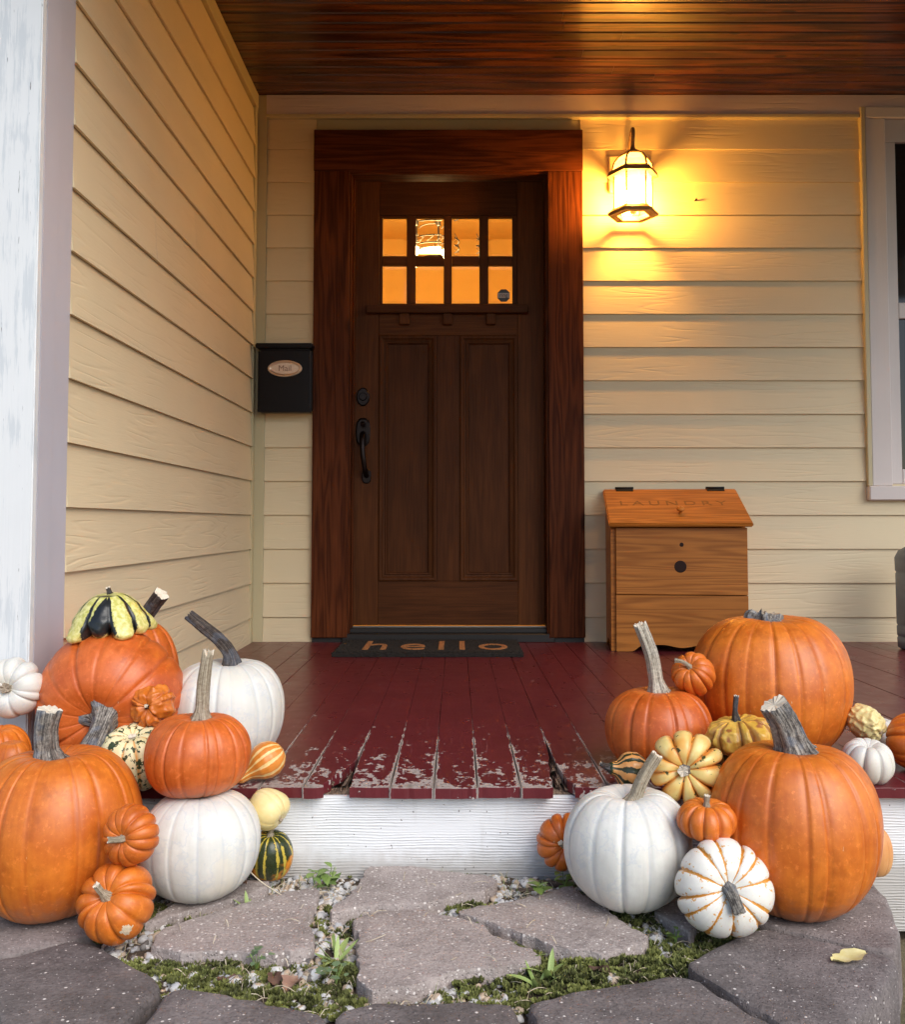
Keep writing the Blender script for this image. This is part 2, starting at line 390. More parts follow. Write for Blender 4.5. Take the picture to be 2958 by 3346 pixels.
def tube_mesh(name, pts, radii, sides=12, n=5, ridge=0.0, k=5, base_ridge=0.0, jag=0.0, seed=0, capmat=1, closed_start=True):
    """tapered tube with UVs (around, along); ridge = lengthwise fluting; end cap takes material slot capmat"""
    rr = random.Random(seed); C = catmull(pts, n); m_ = len(C)
    rad = []
    for i in range(m_):
        f = i / (m_ - 1) * (len(radii) - 1); a = min(int(f), len(radii) - 2); rad.append(radii[a] + (radii[a + 1] - radii[a]) * (f - a))
    T0 = (C[1] - C[0]).normalized(); N = T0.orthogonal().normalized()
    ref = Vector((0, 1, 0)); pr = ref - T0 * ref.dot(T0)
    if pr.length > .1: N = pr.normalized()
    vs, fs, uvs = [], [], []
    ph = [rr.uniform(.6, 1.3) for _ in range(k)]
    for i in range(m_):
        T = (C[min(i + 1, m_ - 1)] - C[max(i - 1, 0)]).normalized(); N = (N - T * N.dot(T)).normalized(); B = T.cross(N)
        t_ = i / (m_ - 1)
        for s in range(sides):
            th = 2 * math.pi * s / sides
            amp = ridge + base_ridge * max(0, 1 - t_ * 4.5) ** 2
            q = ph[int((th * k / (2 * math.pi) + .5)) % k]
            r_ = rad[i] * (1 + amp * math.cos(k * th) * q + rr.uniform(-.02, .02) * (ridge > 0))
            off = T * (rr.uniform(-jag, jag) if i == m_ - 1 else 0)
            vs.append(C[i] + (N * math.cos(th) + B * math.sin(th)) * r_ + off)
    for i in range(m_ - 1):
        for s in range(sides):
            s2 = (s + 1) % sides
            fs.append((i * sides + s, i * sides + s2, (i + 1) * sides + s2, (i + 1) * sides + s))
            uvs += [(s / sides, i / (m_ - 1)), ((s + 1) / sides, i / (m_ - 1)), ((s + 1) / sides, (i + 1) / (m_ - 1)), (s / sides, (i + 1) / (m_ - 1))]
    side_n = len(fs)
    vs.append(C[-1] - (C[-1] - C[-2]).normalized() * rad[-1] * .15 * (jag > 0)); ci = len(vs) - 1
    for s in range(sides):
        fs.append(((m_ - 1) * sides + s, (m_ - 1) * sides + (s + 1) % sides, ci)); uvs += [(.5, 1)] * 3
    if closed_start:
        fs.append(tuple(range(sides - 1, -1, -1))); uvs += [(.5, 0)] * sides
    me = pyd(name, vs, fs)
    ul = me.uv_layers.new(name='UVMap'); ul.data.foreach_set('uv', [c for q in uvs for c in q])
    me.polygons.foreach_set('use_smooth', [True] * side_n + [False] * (len(fs) - side_n))
    if capmat: me.polygons.foreach_set('material_index', [0] * side_n + [capmat] * sides + [0] * (len(fs) - side_n - sides))
    me.update(); return me
def tube(name, pts, radii, mat, parent=None, **k):
    k.setdefault('capmat', 0)
    return link(name, tube_mesh(name, pts, radii, **k), mat, parent)
def text(name, body, size, extrude, mat, parent, M4, spacing=1.0, width=None):
    cu = bpy.data.curves.new(name, 'FONT'); cu.body = body; cu.size = size; cu.extrude = extrude
    cu.align_x = 'CENTER'; cu.align_y = 'CENTER'; cu.space_character = spacing; cu.resolution_u = 4
    tmp = bpy.data.objects.new('tmp', cu); COL.objects.link(tmp)
    me = bpy.data.meshes.new_from_object(tmp.evaluated_get(bpy.context.evaluated_depsgraph_get()))
    bpy.data.objects.remove(tmp); bpy.data.curves.remove(cu)
    if width:
        xs = [v.co.x for v in me.vertices]; s = width / (max(xs) - min(xs)); me.transform(Matrix.Diagonal((s, 1, 1, 1)))
    me.materials.clear(); me.transform(M4)
    # one object for each letter
    par = list(range(len(me.vertices)))
    def find(i):
        while par[i] != i: par[i] = par[par[i]]; i = par[i]
        return i
    for e in me.edges: par[find(e.vertices[0])] = find(e.vertices[1])
    isl = {}
    for p in me.polygons: isl.setdefault(find(p.vertices[0]), []).append(p)
    for ps in isl.values():
        ids = sorted({v for p in ps for v in p.vertices}); ix = {v: i for i, v in enumerate(ids)}
        link(name, pyd(name, [me.vertices[v].co for v in ids], [tuple(ix[v] for v in p.vertices) for p in ps]), mat, parent)
    bpy.data.meshes.remove(me)

# ------------------------------------------------------------------ ground and yard
FLOOR = .18; YB = 2.403; XL = -.971; CEIL = 2.778
gm = pyd('ground', [(-300, -300, -.15), (300, -300, -.15), (300, 300, -.15), (-300, 300, -.15)], [(0, 1, 2, 3)])
tag(link('ground', gm, M['yard']), 'bare brown earth of the yard around the stone landing', 'ground', kind='structure')

# ------------------------------------------------------------------ porch deck
deck = empty('porch_deck', (0, 0, 0), label='worn maroon painted porch deck of narrow boards over a white riser', cat='porch')
def jag_board(x0, x1, y1, k):
    """plan outline of a floor board, ragged at its front end"""
    yf = rnd.uniform(-.004, .004); pts = []
    g = .0002 + .0002 * rnd.random()
    n = 9
    for i in range(n + 1):
        x = x0 + g + (x1 - x0 - 2 * g) * i / n
        pts.append((x, yf + rnd.uniform(-.0016, .0016)))
    side = [.1, .25, .45, .8, 1.4]
    right = [(x1 - g + rnd.uniform(-.0007, .0002) - (.0008 if y < .3 else 0), y) for y in side]
    left = [(x0 + g + rnd.uniform(-.0002, .0007) + (.0008 if y < .3 else 0), y) for y in side]
    return pts, right, left, yf
k0, k1 = -11, 37
for k in range(k0, k1):
    x0 = SEAM0 + k * BW; x1 = x0 + BW
    pts, right, left, yf = jag_board(x0, x1, YB, k)
    y1 = YB - .012
    if x1 < XL + .03: y1 = .11
    if k == -3:      # right front corner rotted away
        pts = [p for p in pts if p[0] < x1 - .052]
        right = [(x1 - .048, .004), (x1 - .053, .03), (x1 - .040, .055), (x1 - .041, .085), (x1 - .024, .12), (x1 - .016, .17), (x1 - .006, .215), (x1 - .003, .27)] + right[2:]
    if k == -2:
        pts = [p for p in pts if p[0] > x0 + .008]
        left = [(x0 + .006, .004), (x0 + .008, .03), (x0 + .004, .08), (x0 + .003, .16)] + left[2:]
    if k == 2:
        x1 -= .004
        pts = [p for p in pts if p[0] < x1 - .024]
        right = [(x1 - .020, .005), (x1 - .024, .03), (x1 - .016, .06), (x1 - .019, .09), (x1 - .012, .15), (x1 - .012, .20), (x1 - .004, .25)] + right[2:]
    if k == 3:
        pts = [p for p in pts if p[0] > x0 + .026]
        left = [(x0 + .022, .004), (x0 + .026, .022), (x0 + .012, .05), (x0 + .009, .10), (x0 + .003, .17)] + left[2:]
    if k == 5:
        right = [(x1 - .003, .10), (x1 - .010, .16), (x1 - .004, .22)] + right[2:]
    outline = pts + right + [(x1 - .001, y1), (x0 + .001, y1)] + left[::-1]
    b = prism('floor_board', outline, FLOOR - .022, FLOOR + rnd.uniform(-.0008, .0008), M['deck'], deck, bev=.001)
# splintered rot inside the two broken spots
def rot_patch(x, y0, y1, w0, seed):
    r2 = random.Random(seed); vs, fs = [], []
    for i in range(26):
        f = i / 25; xx = x + r2.uniform(-w0, w0) * (1 - .75 * f); yy = y0 + (y1 - y0) * f * r2.uniform(.85, 1)
        L = r2.uniform(.025, .075); ww = r2.uniform(.0015, .0045); z = FLOOR - r2.uniform(.003, .020)
        b = len(vs); lean = r2.uniform(-.006, .006)
        vs += [(xx - ww, yy, z - .006), (xx + ww, yy, z - .006), (xx + lean, yy, z), (xx - ww * .4 + lean, yy + L, z - .004), (xx + ww * .4 + lean, yy + L, z - .004), (xx + lean, yy + L, z + .002)]
        fs += [(b, b + 2, b + 1), (b, b + 3, b + 5, b + 2), (b + 2, b + 5, b + 4, b + 1), (b, b + 1, b + 4, b + 3), (b + 3, b + 4, b + 5)]
    o = link('splintered_rot', pyd('rot', vs, fs), M['rot'], deck); o['kind'] = 'stuff'
    return o
rot_patch(SEAM0 - 2 * BW - .026, .045, .27, .026, 1)
rot_patch(SEAM0 + 3 * BW + .001, .04, .24, .026, 2)
# joists under the deck, and the white riser
box('joist', -1.4, 3.3, .045, .085, .02, FLOOR - .024, M['rot'], deck, 0)
box('joist', -1.4, 3.3, 1.2, 1.24, .02, FLOOR - .024, M['rot'], deck, 0)
box('riser', -1.5, 3.4, .026, .042, -.125, FLOOR - .026, M['riser'], deck, .002)

# ------------------------------------------------------------------ clapboard walls
Z0 = .2945; EXP = .1585
def clap(L):
    """one lap board, local x along its length from 0, local y outward = -y, local z up from its lower edge"""
    h = EXP + .020; b0, b1, th = -.018, -.005, .0085
    pr = [(b0, 0), (b1, h), (b1 + th * .6, h), (b0 + th, 0)]
    n = max(2, int(L / .25)); vs, fs = [], []
    for i in range(n + 1):
        x = L * i / n
        for y, z in pr: vs.append((x, y, z))
    for i in range(n):
        for j in range(4):
            a, b = i * 4 + j, i * 4 + (j + 1) % 4; fs.append((a, a + 4, b + 4, b))
    fs += [(0, 1, 2, 3), (n * 4 + 3, n * 4 + 2, n * 4 + 1, n * 4)]
    return pyd('siding_board', vs, fs)
def lay(parent, runs, origin, rz, z_list, cut=()):
    for z, h in z_list:
        for a, b in runs(z):
            me = clap(b - a)
            if h < EXP:
                for v in me.vertices: v.co.z *= h / EXP
            o = link('siding_board', me, M['siding'], parent)
            o.rotation_euler = (0, 0, rz)
            o.location = (origin[0] + a * math.cos(rz), origin[1] + a * math.sin(rz), z)
rows = [(.176, .1185)] + [(Z0 + i * EXP, EXP) for i in range(15)]
# back wall
bw = empty('clapboard_wall', (.5, YB, FLOOR), label='cream clapboard back wall of the porch around the brown door', cat='wall')
DXL, DXR, DZT = -.676, .596, 2.596
def back_runs(z):
    if z + .08 < DZT:
        return [(-.905, DXL + .004), (DXR - .004, 3.4 if z < .80 else 1.935)]
    return [(-.905, 1.935)]
lay(bw, back_runs, (0, YB), 0, rows)
box('sheathing', -1.1, -.600, YB + .001, YB + .10, .0, CEIL + .2, M['trim_tan'], bw, 0)
box('sheathing', .520, 1.98, YB + .001, YB + .10, .0, CEIL + .2, M['trim_tan'], bw, 0)
box('sheathing', -.600, .520, YB + .001, YB + .10, 2.50, CEIL + .2, M['trim_tan'], bw, 0)
box('sheathing', 1.98, 3.4, YB + .001, YB + .10, .0, .90, M['trim_tan'], bw, 0)
box('sheathing', 1.98, 3.4, YB + .001, YB + .10, 2.70, CEIL + .2, M['trim_tan'], bw, 0)
box('frieze_board', -.910, 3.4, YB - .026, YB, 2.680, CEIL - .002, M['frieze'], bw, .002)
box('frieze_bead', -.910, 1.922, YB - .032, YB - .004, 2.662, 2.6795, M['trim_tan_x'], bw, .002)
box('corner_board', -.958, -.9055, YB - .023, YB, FLOOR - .002, CEIL - .002, M['trim_tan'], bw, .002)
# side wall
sw = empty('clapboard_wall', (XL, 1.3, FLOOR), label='cream clapboard side wall running from the white corner post to the door wall', cat='wall')
SY0, SY1 = .301, 2.335
def side_runs(z):
    k = round((z - Z0) / EXP)
    L = SY1 - SY0
    cut = {8: .94, 9: 1.38}.get(k)
    return [(0, cut - SY0 - .0012), (cut - SY0 + .0012, L)] if cut else [(0, L)]
lay(sw, side_runs, (XL + .004, SY0), math.pi / 2, rows)
for cy, z in ((.94, Z0 + 8 * EXP), (1.38, Z0 + 9 * EXP)):
    xa, xb = XL + .004 + .0184, XL + .004 + .0066
    vs = [(x_ + d_, y_, z_) for z_, x_ in ((z + .001, xa), (z + EXP - .001, xb)) for y_ in (cy - .0014, cy + .0014) for d_ in (-.006, 0)]
    link('caulk_joint', pyd('caulk_joint', vs, [(0, 1, 3, 2), (4, 6, 7, 5), (0, 4, 5, 1), (2, 3, 7, 6), (1, 5, 7, 3), (0, 2, 6, 4)]), M['caulk'], sw)
box('sheathing', XL - .10, XL + .002, .311, YB + .1, .0, CEIL + .2, M['trim_tan'], sw, 0)
box('corner_board', XL, XL + .022, SY1 + .001, YB - .024, FLOOR - .002, CEIL - .075, M['trim_tan'], sw, .002)
box('frieze_board', XL, XL + .024, .302, YB - .024, CEIL - .074, CEIL - .002, M['trim_tan'], sw, .002)
# outer corner of the wing: weathered white post board, two side boards tinted for shade, and the wing's front
post = empty('corner_post', (-.98, .2, FLOOR), label='weathered white corner post with flaking paint at the left edge', cat='post')
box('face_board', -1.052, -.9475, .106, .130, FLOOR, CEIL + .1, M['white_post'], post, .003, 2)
box('side_board', XL - .02, -.9485, .131, .213, FLOOR, CEIL - .002, M['white_shaded'], post, .003, 2)
box('side_board', XL - .02, -.952, .2145, .300, FLOOR, CEIL - .002, M['white_shaded'], post, .003, 2)
box('sheathing', -2.7, -1.0, .152, .306, -.15, CEIL + .3, M['trim_tan'], sw, 0)

# ------------------------------------------------------------------ porch ceiling and roof
ceil = empty('porch_ceiling', (1, 1.2, CEIL), label='dark varnished tongue and groove porch ceiling with knots', cat='ceiling')
y = YB; i = 0
while y > -.20:
    wd = .0735; xj = rnd.uniform(.2, 2.6)
    for a, b in ((-1.0, xj - .0006), (xj + .0006, 3.4)):
        bm = bmesh.new(); prof = [(0, .016), (0, .0045), (.0035, .0), (wd - .0095, .0), (wd - .006, .0045), (wd - .006, .0085), (wd, .0085), (wd, .016)]
        vs = [(a, y - p, CEIL + q) for p, q in prof] + [(b, y - p, CEIL + q) for p, q in prof]
        n = len(prof); bm.free()
        link('ceiling_board', pyd('ceiling_board', vs, [(j, (j + 1) % n, n + (j + 1) % n, n + j) for j in range(n)] + [tuple(range(n - 1, -1, -1)), tuple(range(n, 2 * n))]), M['ceil'], ceil)
    y -= wd; i += 1
box('roof_deck', -2.8, 3.5, -.38, YB + .15, CEIL + .02, CEIL + .25, M['rot'], ceil, 0)
box('sky_block_beam', -1.0, 3.5, -.375, -.270, CEIL - .30, CEIL - .001, M['trim_tan_x'], ceil, .004)  # unseen beam added to keep sky reflections out of the lower door panes
box('fascia_board', -1.0, 3.5, -.405, -.381, CEIL - .06, CEIL + .26, M['white_win'], ceil, .003)

# ------------------------------------------------------------------ door frame
df = empty('door_frame', (-.04, YB, FLOOR), label='wide dark reddish brown wooden casing round the front door', cat='door frame')
CI_L, CI_R, CI_T = -.508, .430, 2.397
yf = YB - .048
box('casing_board', DXL, CI_L, yf, YB + .002, FLOOR + .022, CI_T, M['casing'], df, .003)
box('casing_board', CI_R, DXR, yf, YB + .002, FLOOR + .022, CI_T, M['casing'], df, .003)
box('casing_head', DXL - .002, DXR + .002, yf - .002, YB + .002, CI_T + .0006, DZT, M['casing_x'], df, .003)
for a, b in ((DXL + .003, CI_L - .001), (CI_R + .001, DXR - .003)): box('leak_filler', a, b, YB - .030, YB + .085, FLOOR - .001, FLOOR + .0215, M['black'], df, 0)  # black filler added to stop hall light leaking out below the casing
box('jamb', CI_L - .02, CI_L + .010, yf + .012, YB + .085, FLOOR + .03, CI_T - .012, M['casing'], df, .002)
box('jamb', CI_R - .010, CI_R + .02, yf + .012, YB + .085, FLOOR + .03, CI_T - .012, M['casing'], df, .002)
box('jamb', CI_L - .02, CI_R + .02, yf + .012, YB + .085, CI_T - .0115, CI_T + .03, M['casing_x'], df, .002)
box('door_stop', CI_L + .0105, CI_L + .018, YB + .020, YB + .048, FLOOR + .03, CI_T - .012, M['casing'], df, .0015)
box('threshold', CI_L - .025, CI_R + .025, YB - .045, YB + .085, FLOOR - .001, FLOOR + .040, M['black'], df, .004)
box('threshold_strip', CI_L + .004, CI_R - .004, YB - .012, YB + .045, FLOOR + .0405, FLOOR + .062, M['black'], df, .002)
box('metal_strip', CI_L + .006, CI_R - .006, YB + .026, YB + .046, FLOOR + .0625, FLOOR + .068, M['metal'], df, .001)

# ------------------------------------------------------------------ front door
K = 1.0125
DX = lambda x: x * K
DZ = lambda z: .73 + (z - .73) * K
dy = YB + .052                          # door face
door = empty('front_door', (-.04, dy, FLOOR), label='dark brown craftsman front door with eight small lit panes', cat='door')
x0, x1, zb, zt = CI_L + .012, CI_R - .012, FLOOR + .069, CI_T - .014
gx0, gx1, gz0, gz1 = DX(-.369), DX(.289), DZ(1.772), DZ(2.200)
px = [(DX(-.369), DX(-.094)), (DX(.014), DX(.289))]; pz0, pz1 = DZ(.460), DZ(1.622)
D0, D1 = dy, dy + .044
box('stile', x0, px[0][0], D0, D1, zb, zt, M['door'], door, .0015)
box('stile', px[1][1], x1, D0, D1, zb, zt, M['door'], door, .0015)
sx0, sx1 = px[0][0] + .0006, px[1][1] - .0006
box('top_rail', sx0, sx1, D0, D1, gz1, zt, M['door_x'], door, .0015)
box('middle_rail', sx0, sx1, D0, D1, pz1, gz0, M['door_x'], door, .0015)
box('bottom_rail', sx0, sx1, D0, D1, zb, pz0, M['door_x'], door, .0015)
box('mullion', px[0][1], px[1][0], D0, D1, pz0 + .0006, pz1 - .0006, M['door'], door, .0015)
def frame_mesh(xa, xb, za, zb_, y0, prof):
    """mitred moulding: prof = (inset, depth) pairs"""
    vs, fs = [], []
    for ins, d in prof:
        vs += [(xa + ins, y0 + d, za + ins), (xb - ins, y0 + d, za + ins), (xb - ins, y0 + d, zb_ - ins), (xa + ins, y0 + d, zb_ - ins)]
    for r_ in range(len(prof) - 1):
        for i in range(4):
            j = (i + 1) % 4; fs.append((r_ * 4 + i, r_ * 4 + j, r_ * 4 + 4 + j, r_ * 4 + 4 + i))
    return pyd('moulding', vs, fs)
for a, b in px:
    link('moulding', frame_mesh(a, b, pz0, pz1, D0, [(.0, .012), (.001, -.004), (.007, -.007), (.016, -.006), (.022, .001), (.030, .003), (.034, -.001), (.039, .000), (.043, .012), (.046, .020)]), M['door'], door)
    box('panel', a + .040, b - .040, D0 + .013, D0 + .030, pz0 + .040, pz1 - .040, M['door'], door, 0)
# glazing: 4 x 2 panes, bevelled at their rims
cols = [(-.354, -.239), (-.196, -.062), (-.024, .108), (.151, .265)]
cols = [(DX(a), DX(b)) for a, b in cols]; rowsz = [(DZ(1.775), DZ(1.958)), (DZ(2.004), DZ(2.189))]
edges_x = [gx0 - .0] + [v for c in cols for v in c] + [gx1]
for i in range(0, len(edges_x), 2):
    if edges_x[i + 1] - edges_x[i] > .004:
        box('muntin', edges_x[i] + (.0005 if i == 0 else 0), edges_x[i + 1] - (.0005 if i == 8 else 0), D0 + .003, D1 - .004, gz0 + .0005, gz1 - .0005, M['door'], door, .003, 2)
for za, zb_ in ((gz0, rowsz[0][0]), (rowsz[0][1], rowsz[1][0]), (rowsz[1][1], gz1)):
    for a, b in cols:
        if zb_ - za > .003: box('muntin', a + .0004, b - .0004, D0 + .004, D1 - .005, za + .0006, zb_ - .0006, M['door_x'], door, .002)
for za, zb_ in rowsz:
    for a, b in cols:
        bvl = .014; yy = D0 + .019
        vs = [(a, yy + .003, za), (b, yy + .003, za), (b, yy + .003, zb_), (a, yy + .003, zb_), (a + bvl, yy, za + bvl), (b - bvl, yy, za + bvl), (b - bvl, yy, zb_ - bvl), (a + bvl, yy, zb_ - bvl),
              (a, yy + .006, za), (b, yy + .006, za), (b, yy + .006, zb_), (a, yy + .006, zb_)]
        fs = [(4, 5, 6, 7), (0, 1, 5, 4), (1, 2, 6, 5), (2, 3, 7, 6), (3, 0, 4, 7), (11, 10, 9, 8), (0, 8, 9, 1), (1, 9, 10, 2), (2, 10, 11, 3), (3, 11, 8, 0)]
        link('pane', pyd('pane', vs, fs), M['glass'], door)
sh = box('shelf', DX(-.427), DX(.338), D0 - .036, D0 - .0004, DZ(1.722), DZ(1.760), M['door_x'], door, .003)
for a, b in ((-.271, -.224), (-.064, -.021), (.141, .183)):
    box('dentil', DX(a), DX(b), D0 - .026, D0 - .0004, DZ(1.669), DZ(1.7215), M['door'], door, .003)
# sticker in the lower right pane
stx, stz, rs = DX(.224), DZ(1.816), .030
oc = [(stx + rs * 1.08 * math.cos(R(22.5 + 45 * i)), stz + rs * 1.08 * math.sin(R(22.5 + 45 * i))) for i in range(8)]
vs = [(x, D0 + .0150, z) for x, z in oc] + [(x, D0 + .0182, z) for x, z in oc]
st = link('sticker', pyd('sticker', vs, [tuple(range(8)), tuple(range(15, 7, -1))] + [(i, 8 + i, 8 + (i + 1) % 8, (i + 1) % 8) for i in range(8)]), M['stk'], door)
box('sticker_band', stx - rs * .97, stx + rs * .97, D0 + .0142, D0 + .0149, stz - .012, stz + .012, M['stk_l'], st, 0)
FACE = Matrix.Rotation(R(90), 4, 'X')
text('letter', 'ring', .026, .0002, M['stk'], st, Matrix.Translation((stx, D0 + .0138, stz + .001)) @ FACE)
# lock and handle
def lobed(name, cx, cz, w_, h_, y0, th, mat, parent, kind=0):
    pts = []
    for i in range(40):
        a = 2 * math.pi * i / 40; c, s = math.cos(a), math.sin(a)
        e = .55 if kind else .85
        x = w_ / 2 * math.copysign(abs(c) ** e, c); z = h_ / 2 * math.copysign(abs(s) ** (e + .25), s)
        if abs(s) > .8: x *= .9
        pts.append((x, z))
    vs = [(cx + x, y0, cz + z) for x, z in pts] + [(cx + x, y0 - th * .6, cz + z) for x, z in pts] + [(cx + x * .85, y0 - th, cz + z * .88) for x, z in pts]
    n = 40
    fs = [(r_ * n + i, r_ * n + (i + 1) % n, (r_ + 1) * n + (i + 1) % n, (r_ + 1) * n + i) for r_ in (0, 1) for i in range(n)] + [tuple(range(2 * n, 3 * n))]
    return link(name, pyd(name, vs, fs), mat, parent)
hx, hz = DX(-.443), DZ(1.327)
db = lobed('deadbolt', hx, hz, .062, .088, D0, .010, M['bronze'], door)
tube('keyhole', [(hx, D0 - .008, hz), (hx, D0 - .014, hz), (hx, D0 - .019, hz)], [.020, .019, .016], M['bronze'], db, sides=24)
box('key_slot', hx - .0012, hx + .0012, D0 - .0205, D0 - .019, hz - .006, hz + .006, M['black'], db, 0)
hp = lobed('handle', DX(-.442), DZ(1.160), .068, .135, D0, .010, M['bronze'], door, 1)
tube('grip', [(DX(-.441), D0 - .006, DZ(1.150)), (DX(-.441), D0 - .045, DZ(1.135)), (DX(-.439), D0 - .060, DZ(1.07)), (DX(-.432), D0 - .058, DZ(1.01)), (DX(-.427), D0 - .036, DZ(.965)), (DX(-.425), D0 - .006, DZ(.955))],
     [.016, .014, .0125, .0115, .011, .013], M['bronze'], hp, sides=16)
lobed('latch_plate', DX(-.425), DZ(.952), .044, .070, D0, .008, M['bronze'], hp, 1)
tube('thumb_latch', [(DX(-.441), D0 - .008, DZ(1.195)), (DX(-.441), D0 - .03, DZ(1.197)), (DX(-.441), D0 - .046, DZ(1.190))], [.006, .012, .010], M['bronze'], hp, sides=12)

# ------------------------------------------------------------------ room behind the door
room = empty('entrance_hall', (-.04, 3.8, FLOOR), label='warm lit plain hall seen through the door panes', cat='room', kind='structure')
rx0, rx1, ry1 = -1.3, 1.4, 5.2
for nm, a in (('room_floor', (rx0, rx1, YB + .10, ry1, .10, .12)), ('room_ceiling', (rx0, rx1, YB + .10, ry1, 2.95, 2.97)), ('room_wall', (rx0 - .02, rx0, YB + .10, ry1, .10, 2.97)),
              ('room_wall', (rx1, rx1 + .02, YB + .10, ry1, .10, 2.97)), ('room_wall', (rx0, rx1, ry1, ry1 + .02, .10, 2.97))):
    box(nm, *a, M['in_wall'], room, 0)
pl = empty('pendant_lamp', (-.13, 3.8, 2.30), label='glowing glass pendant lamp with wire bands seen through upper door panes', cat='lamp')
lx, ly = -.135, 3.8
def lathe(name, prof, cx, cy, mat, parent, n=40, smooth=True, cap=False):
    vs = [(cx + r_ * math.cos(2 * math.pi * i / n), cy + r_ * math.sin(2 * math.pi * i / n), z) for r_, z in prof for i in range(n)]
    fs = [(j * n + i, j * n + (i + 1) % n, (j + 1) * n + (i + 1) % n, (j + 1) * n + i) for j in range(len(prof) - 1) for i in range(n)]
    if cap: fs += [tuple(range(n - 1, -1, -1)), tuple(range((len(prof) - 1) * n, len(prof) * n))]
    return link(name, pyd(name, vs, fs), mat, parent, smooth=smooth)
lathe('shade', [(.002, 2.345), (.05, 2.35), (.085, 2.38), (.098, 2.42), (.100, 2.44), (.004, 2.442)], lx, ly, m_emit('pendant_glow', (1, .66, .25), 165.0), pl)
def ring(name, r_, z, th, mat, parent, cx=lx, cy=ly):
    P = [(cx + r_ * math.cos(2 * math.pi * i / 36), cy + r_ * math.sin(2 * math.pi * i / 36), z) for i in range(37)]
    return tube(name, P, [th, th], mat, parent, sides=6, n=1)
for r_, z in ((.150, 2.500), (.150, 2.455), (.128, 2.375)): ring('wire_band', r_, z, .004, M['iron'], pl)
for i in range(16):
    a = 2 * math.pi * i / 16; b = a + math.pi / 8
    tube('wire', [(lx + .15 * math.cos(a), ly + .15 * math.sin(a), 2.455), (lx + .152 * math.cos((a + b) / 2), ly + .152 * math.sin((a + b) / 2), 2.4775), (lx + .15 * math.cos(b), ly + .15 * math.sin(b), 2.500)], [.002, .002], M['iron'], pl, sides=5, n=2)
    if i % 2 == 0: tube('wire', [(lx + .15 * math.cos(a), ly + .15 * math.sin(a), 2.455), (lx + .14 * math.cos(a), ly + .14 * math.sin(a), 2.41), (lx + .128 * math.cos(a), ly + .128 * math.sin(a), 2.375)], [.002, .002], M['iron'], pl, sides=5, n=2)
tube('rod', [(lx + .02, ly, 2.44), (lx + .02, ly, 2.7), (lx + .02, ly, 2.95)], [.006, .006], M['iron'], pl, sides=8)
tube('hub', [(lx + .02, ly, 2.60), (lx + .02, ly, 2.635), (lx + .02, ly, 2.67)], [.010, .028, .012], M['iron'], pl, sides=12)
for s in (-1, 1): tube('strap', [(lx + .02, ly, 2.62), (lx + .09 * s, ly, 2.60), (lx + .150 * s, ly, 2.500)], [.003, .003], M['iron'], pl, sides=6)

# ------------------------------------------------------------------ window at the right edge
win = empty('sash_window', (2.45, YB, .84), label='white framed sash window at the right end of the wall', cat='window')
wx0, wx1 = 1.925, 2.98
box('casing_board', wx0, wx0 + .022, YB - .034, YB, .905, 2.715, M['trim_tan'], win, .003)
box('casing_board', wx0 + .0225, wx0 + .118, YB - .030, YB, .905, 2.66, M['white_win'], win, .004)
box('casing_board', wx1 - .118, wx1, YB - .030, YB, .905, 2.66, M['white_win'], win, .004)
box('casing_head', wx0 + .0225, wx1 + .01, YB - .033, YB, 2.6605, 2.715, M['white_win'], win, .004)
box('sill', wx0, wx1 + .01, YB - .048, YB, .838, .9045, M['white_win'], win, .005)
box('sash_stile', wx0 + .119, wx0 + .172, YB - .012, YB + .02, .915, 2.55, M['white_win'], win, .003)
box('sash_stile', wx1 - .172, wx1 - .119, YB - .012, YB + .02, .915, 2.55, M['white_win'], win, .003)
box('sash_rail', wx0 + .119, wx1 - .119, YB - .014, YB + .02, 2.5505, 2.66, M['white_win'], win, .003)
box('sash_rail', wx0 + .1725, wx1 - .1725, YB - .012, YB + .02, 1.70, 1.775, M['white_win'], win, .003)
box('sash_rail', wx0 + .1725, wx1 - .1725, YB - .012, YB + .02, .915, .985, M['white_win'], win, .003)
box('pane', wx0 + .1725, wx1 - .1725, YB + .006, YB + .012, .9855, 1.6995, M['winglass'], win, 0)
box('pane', wx0 + .1725, wx1 - .1725, YB + .006, YB + .012, 1.7755, 2.55, M['winglass'], win, 0)

# ------------------------------------------------------------------ wall lantern (lit)
LX, LY = .815, 2.255
lan = empty('wall_lantern', (LX, YB, 2.16), label='lit hexagonal glass wall lantern glowing beside the brown door', cat='lantern')
box('back_plate', LX - .090, LX + .100, YB - .034, YB - .006, 2.300, 2.475, M['siding'], lan, .004)
tube('wall_cup', [(LX, YB - .036, 2.40), (LX, YB - .05, 2.40), (LX, YB - .06, 2.40)], [.055, .052, .02], M['lantern'], lan, sides=24)
def hexp(r_, z, off=0): return [(LX + r_ * math.sin(R(60 * i + 30 + off)), LY - r_ * math.cos(R(60 * i + 30 + off)), z) for i in range(6)]
def band(name, lv, mat, parent, close=True):
    vs = [v for r_, z in lv for v in hexp(r_, z)]
    n = len(lv); fs = []
    for j in range(n if close else n - 1):
        k = (j + 1) % n
        for i in range(6): fs.append((j * 6 + i, j * 6 + (i + 1) % 6, k * 6 + (i + 1) % 6, k * 6 + i))
    return link(name, pyd(name, vs, fs), mat, parent)
Zt, Zb = 2.335, 2.172                     # glass cage top and bottom
rt, rb_ = .092, .092
band('upper_rim', [(.119, Zt - .006), (.112, Zt + .016), (.096, Zt + .026), (.090, Zt + .024), (.088, Zt - .002)], M['lantern'], lan)
band('lower_rim', [(.113, Zb - .026), (.119, Zb - .014), (.094, Zb + .006), (.076, Zb - .012), (.074, Zb - .026)], M['lantern'], lan)
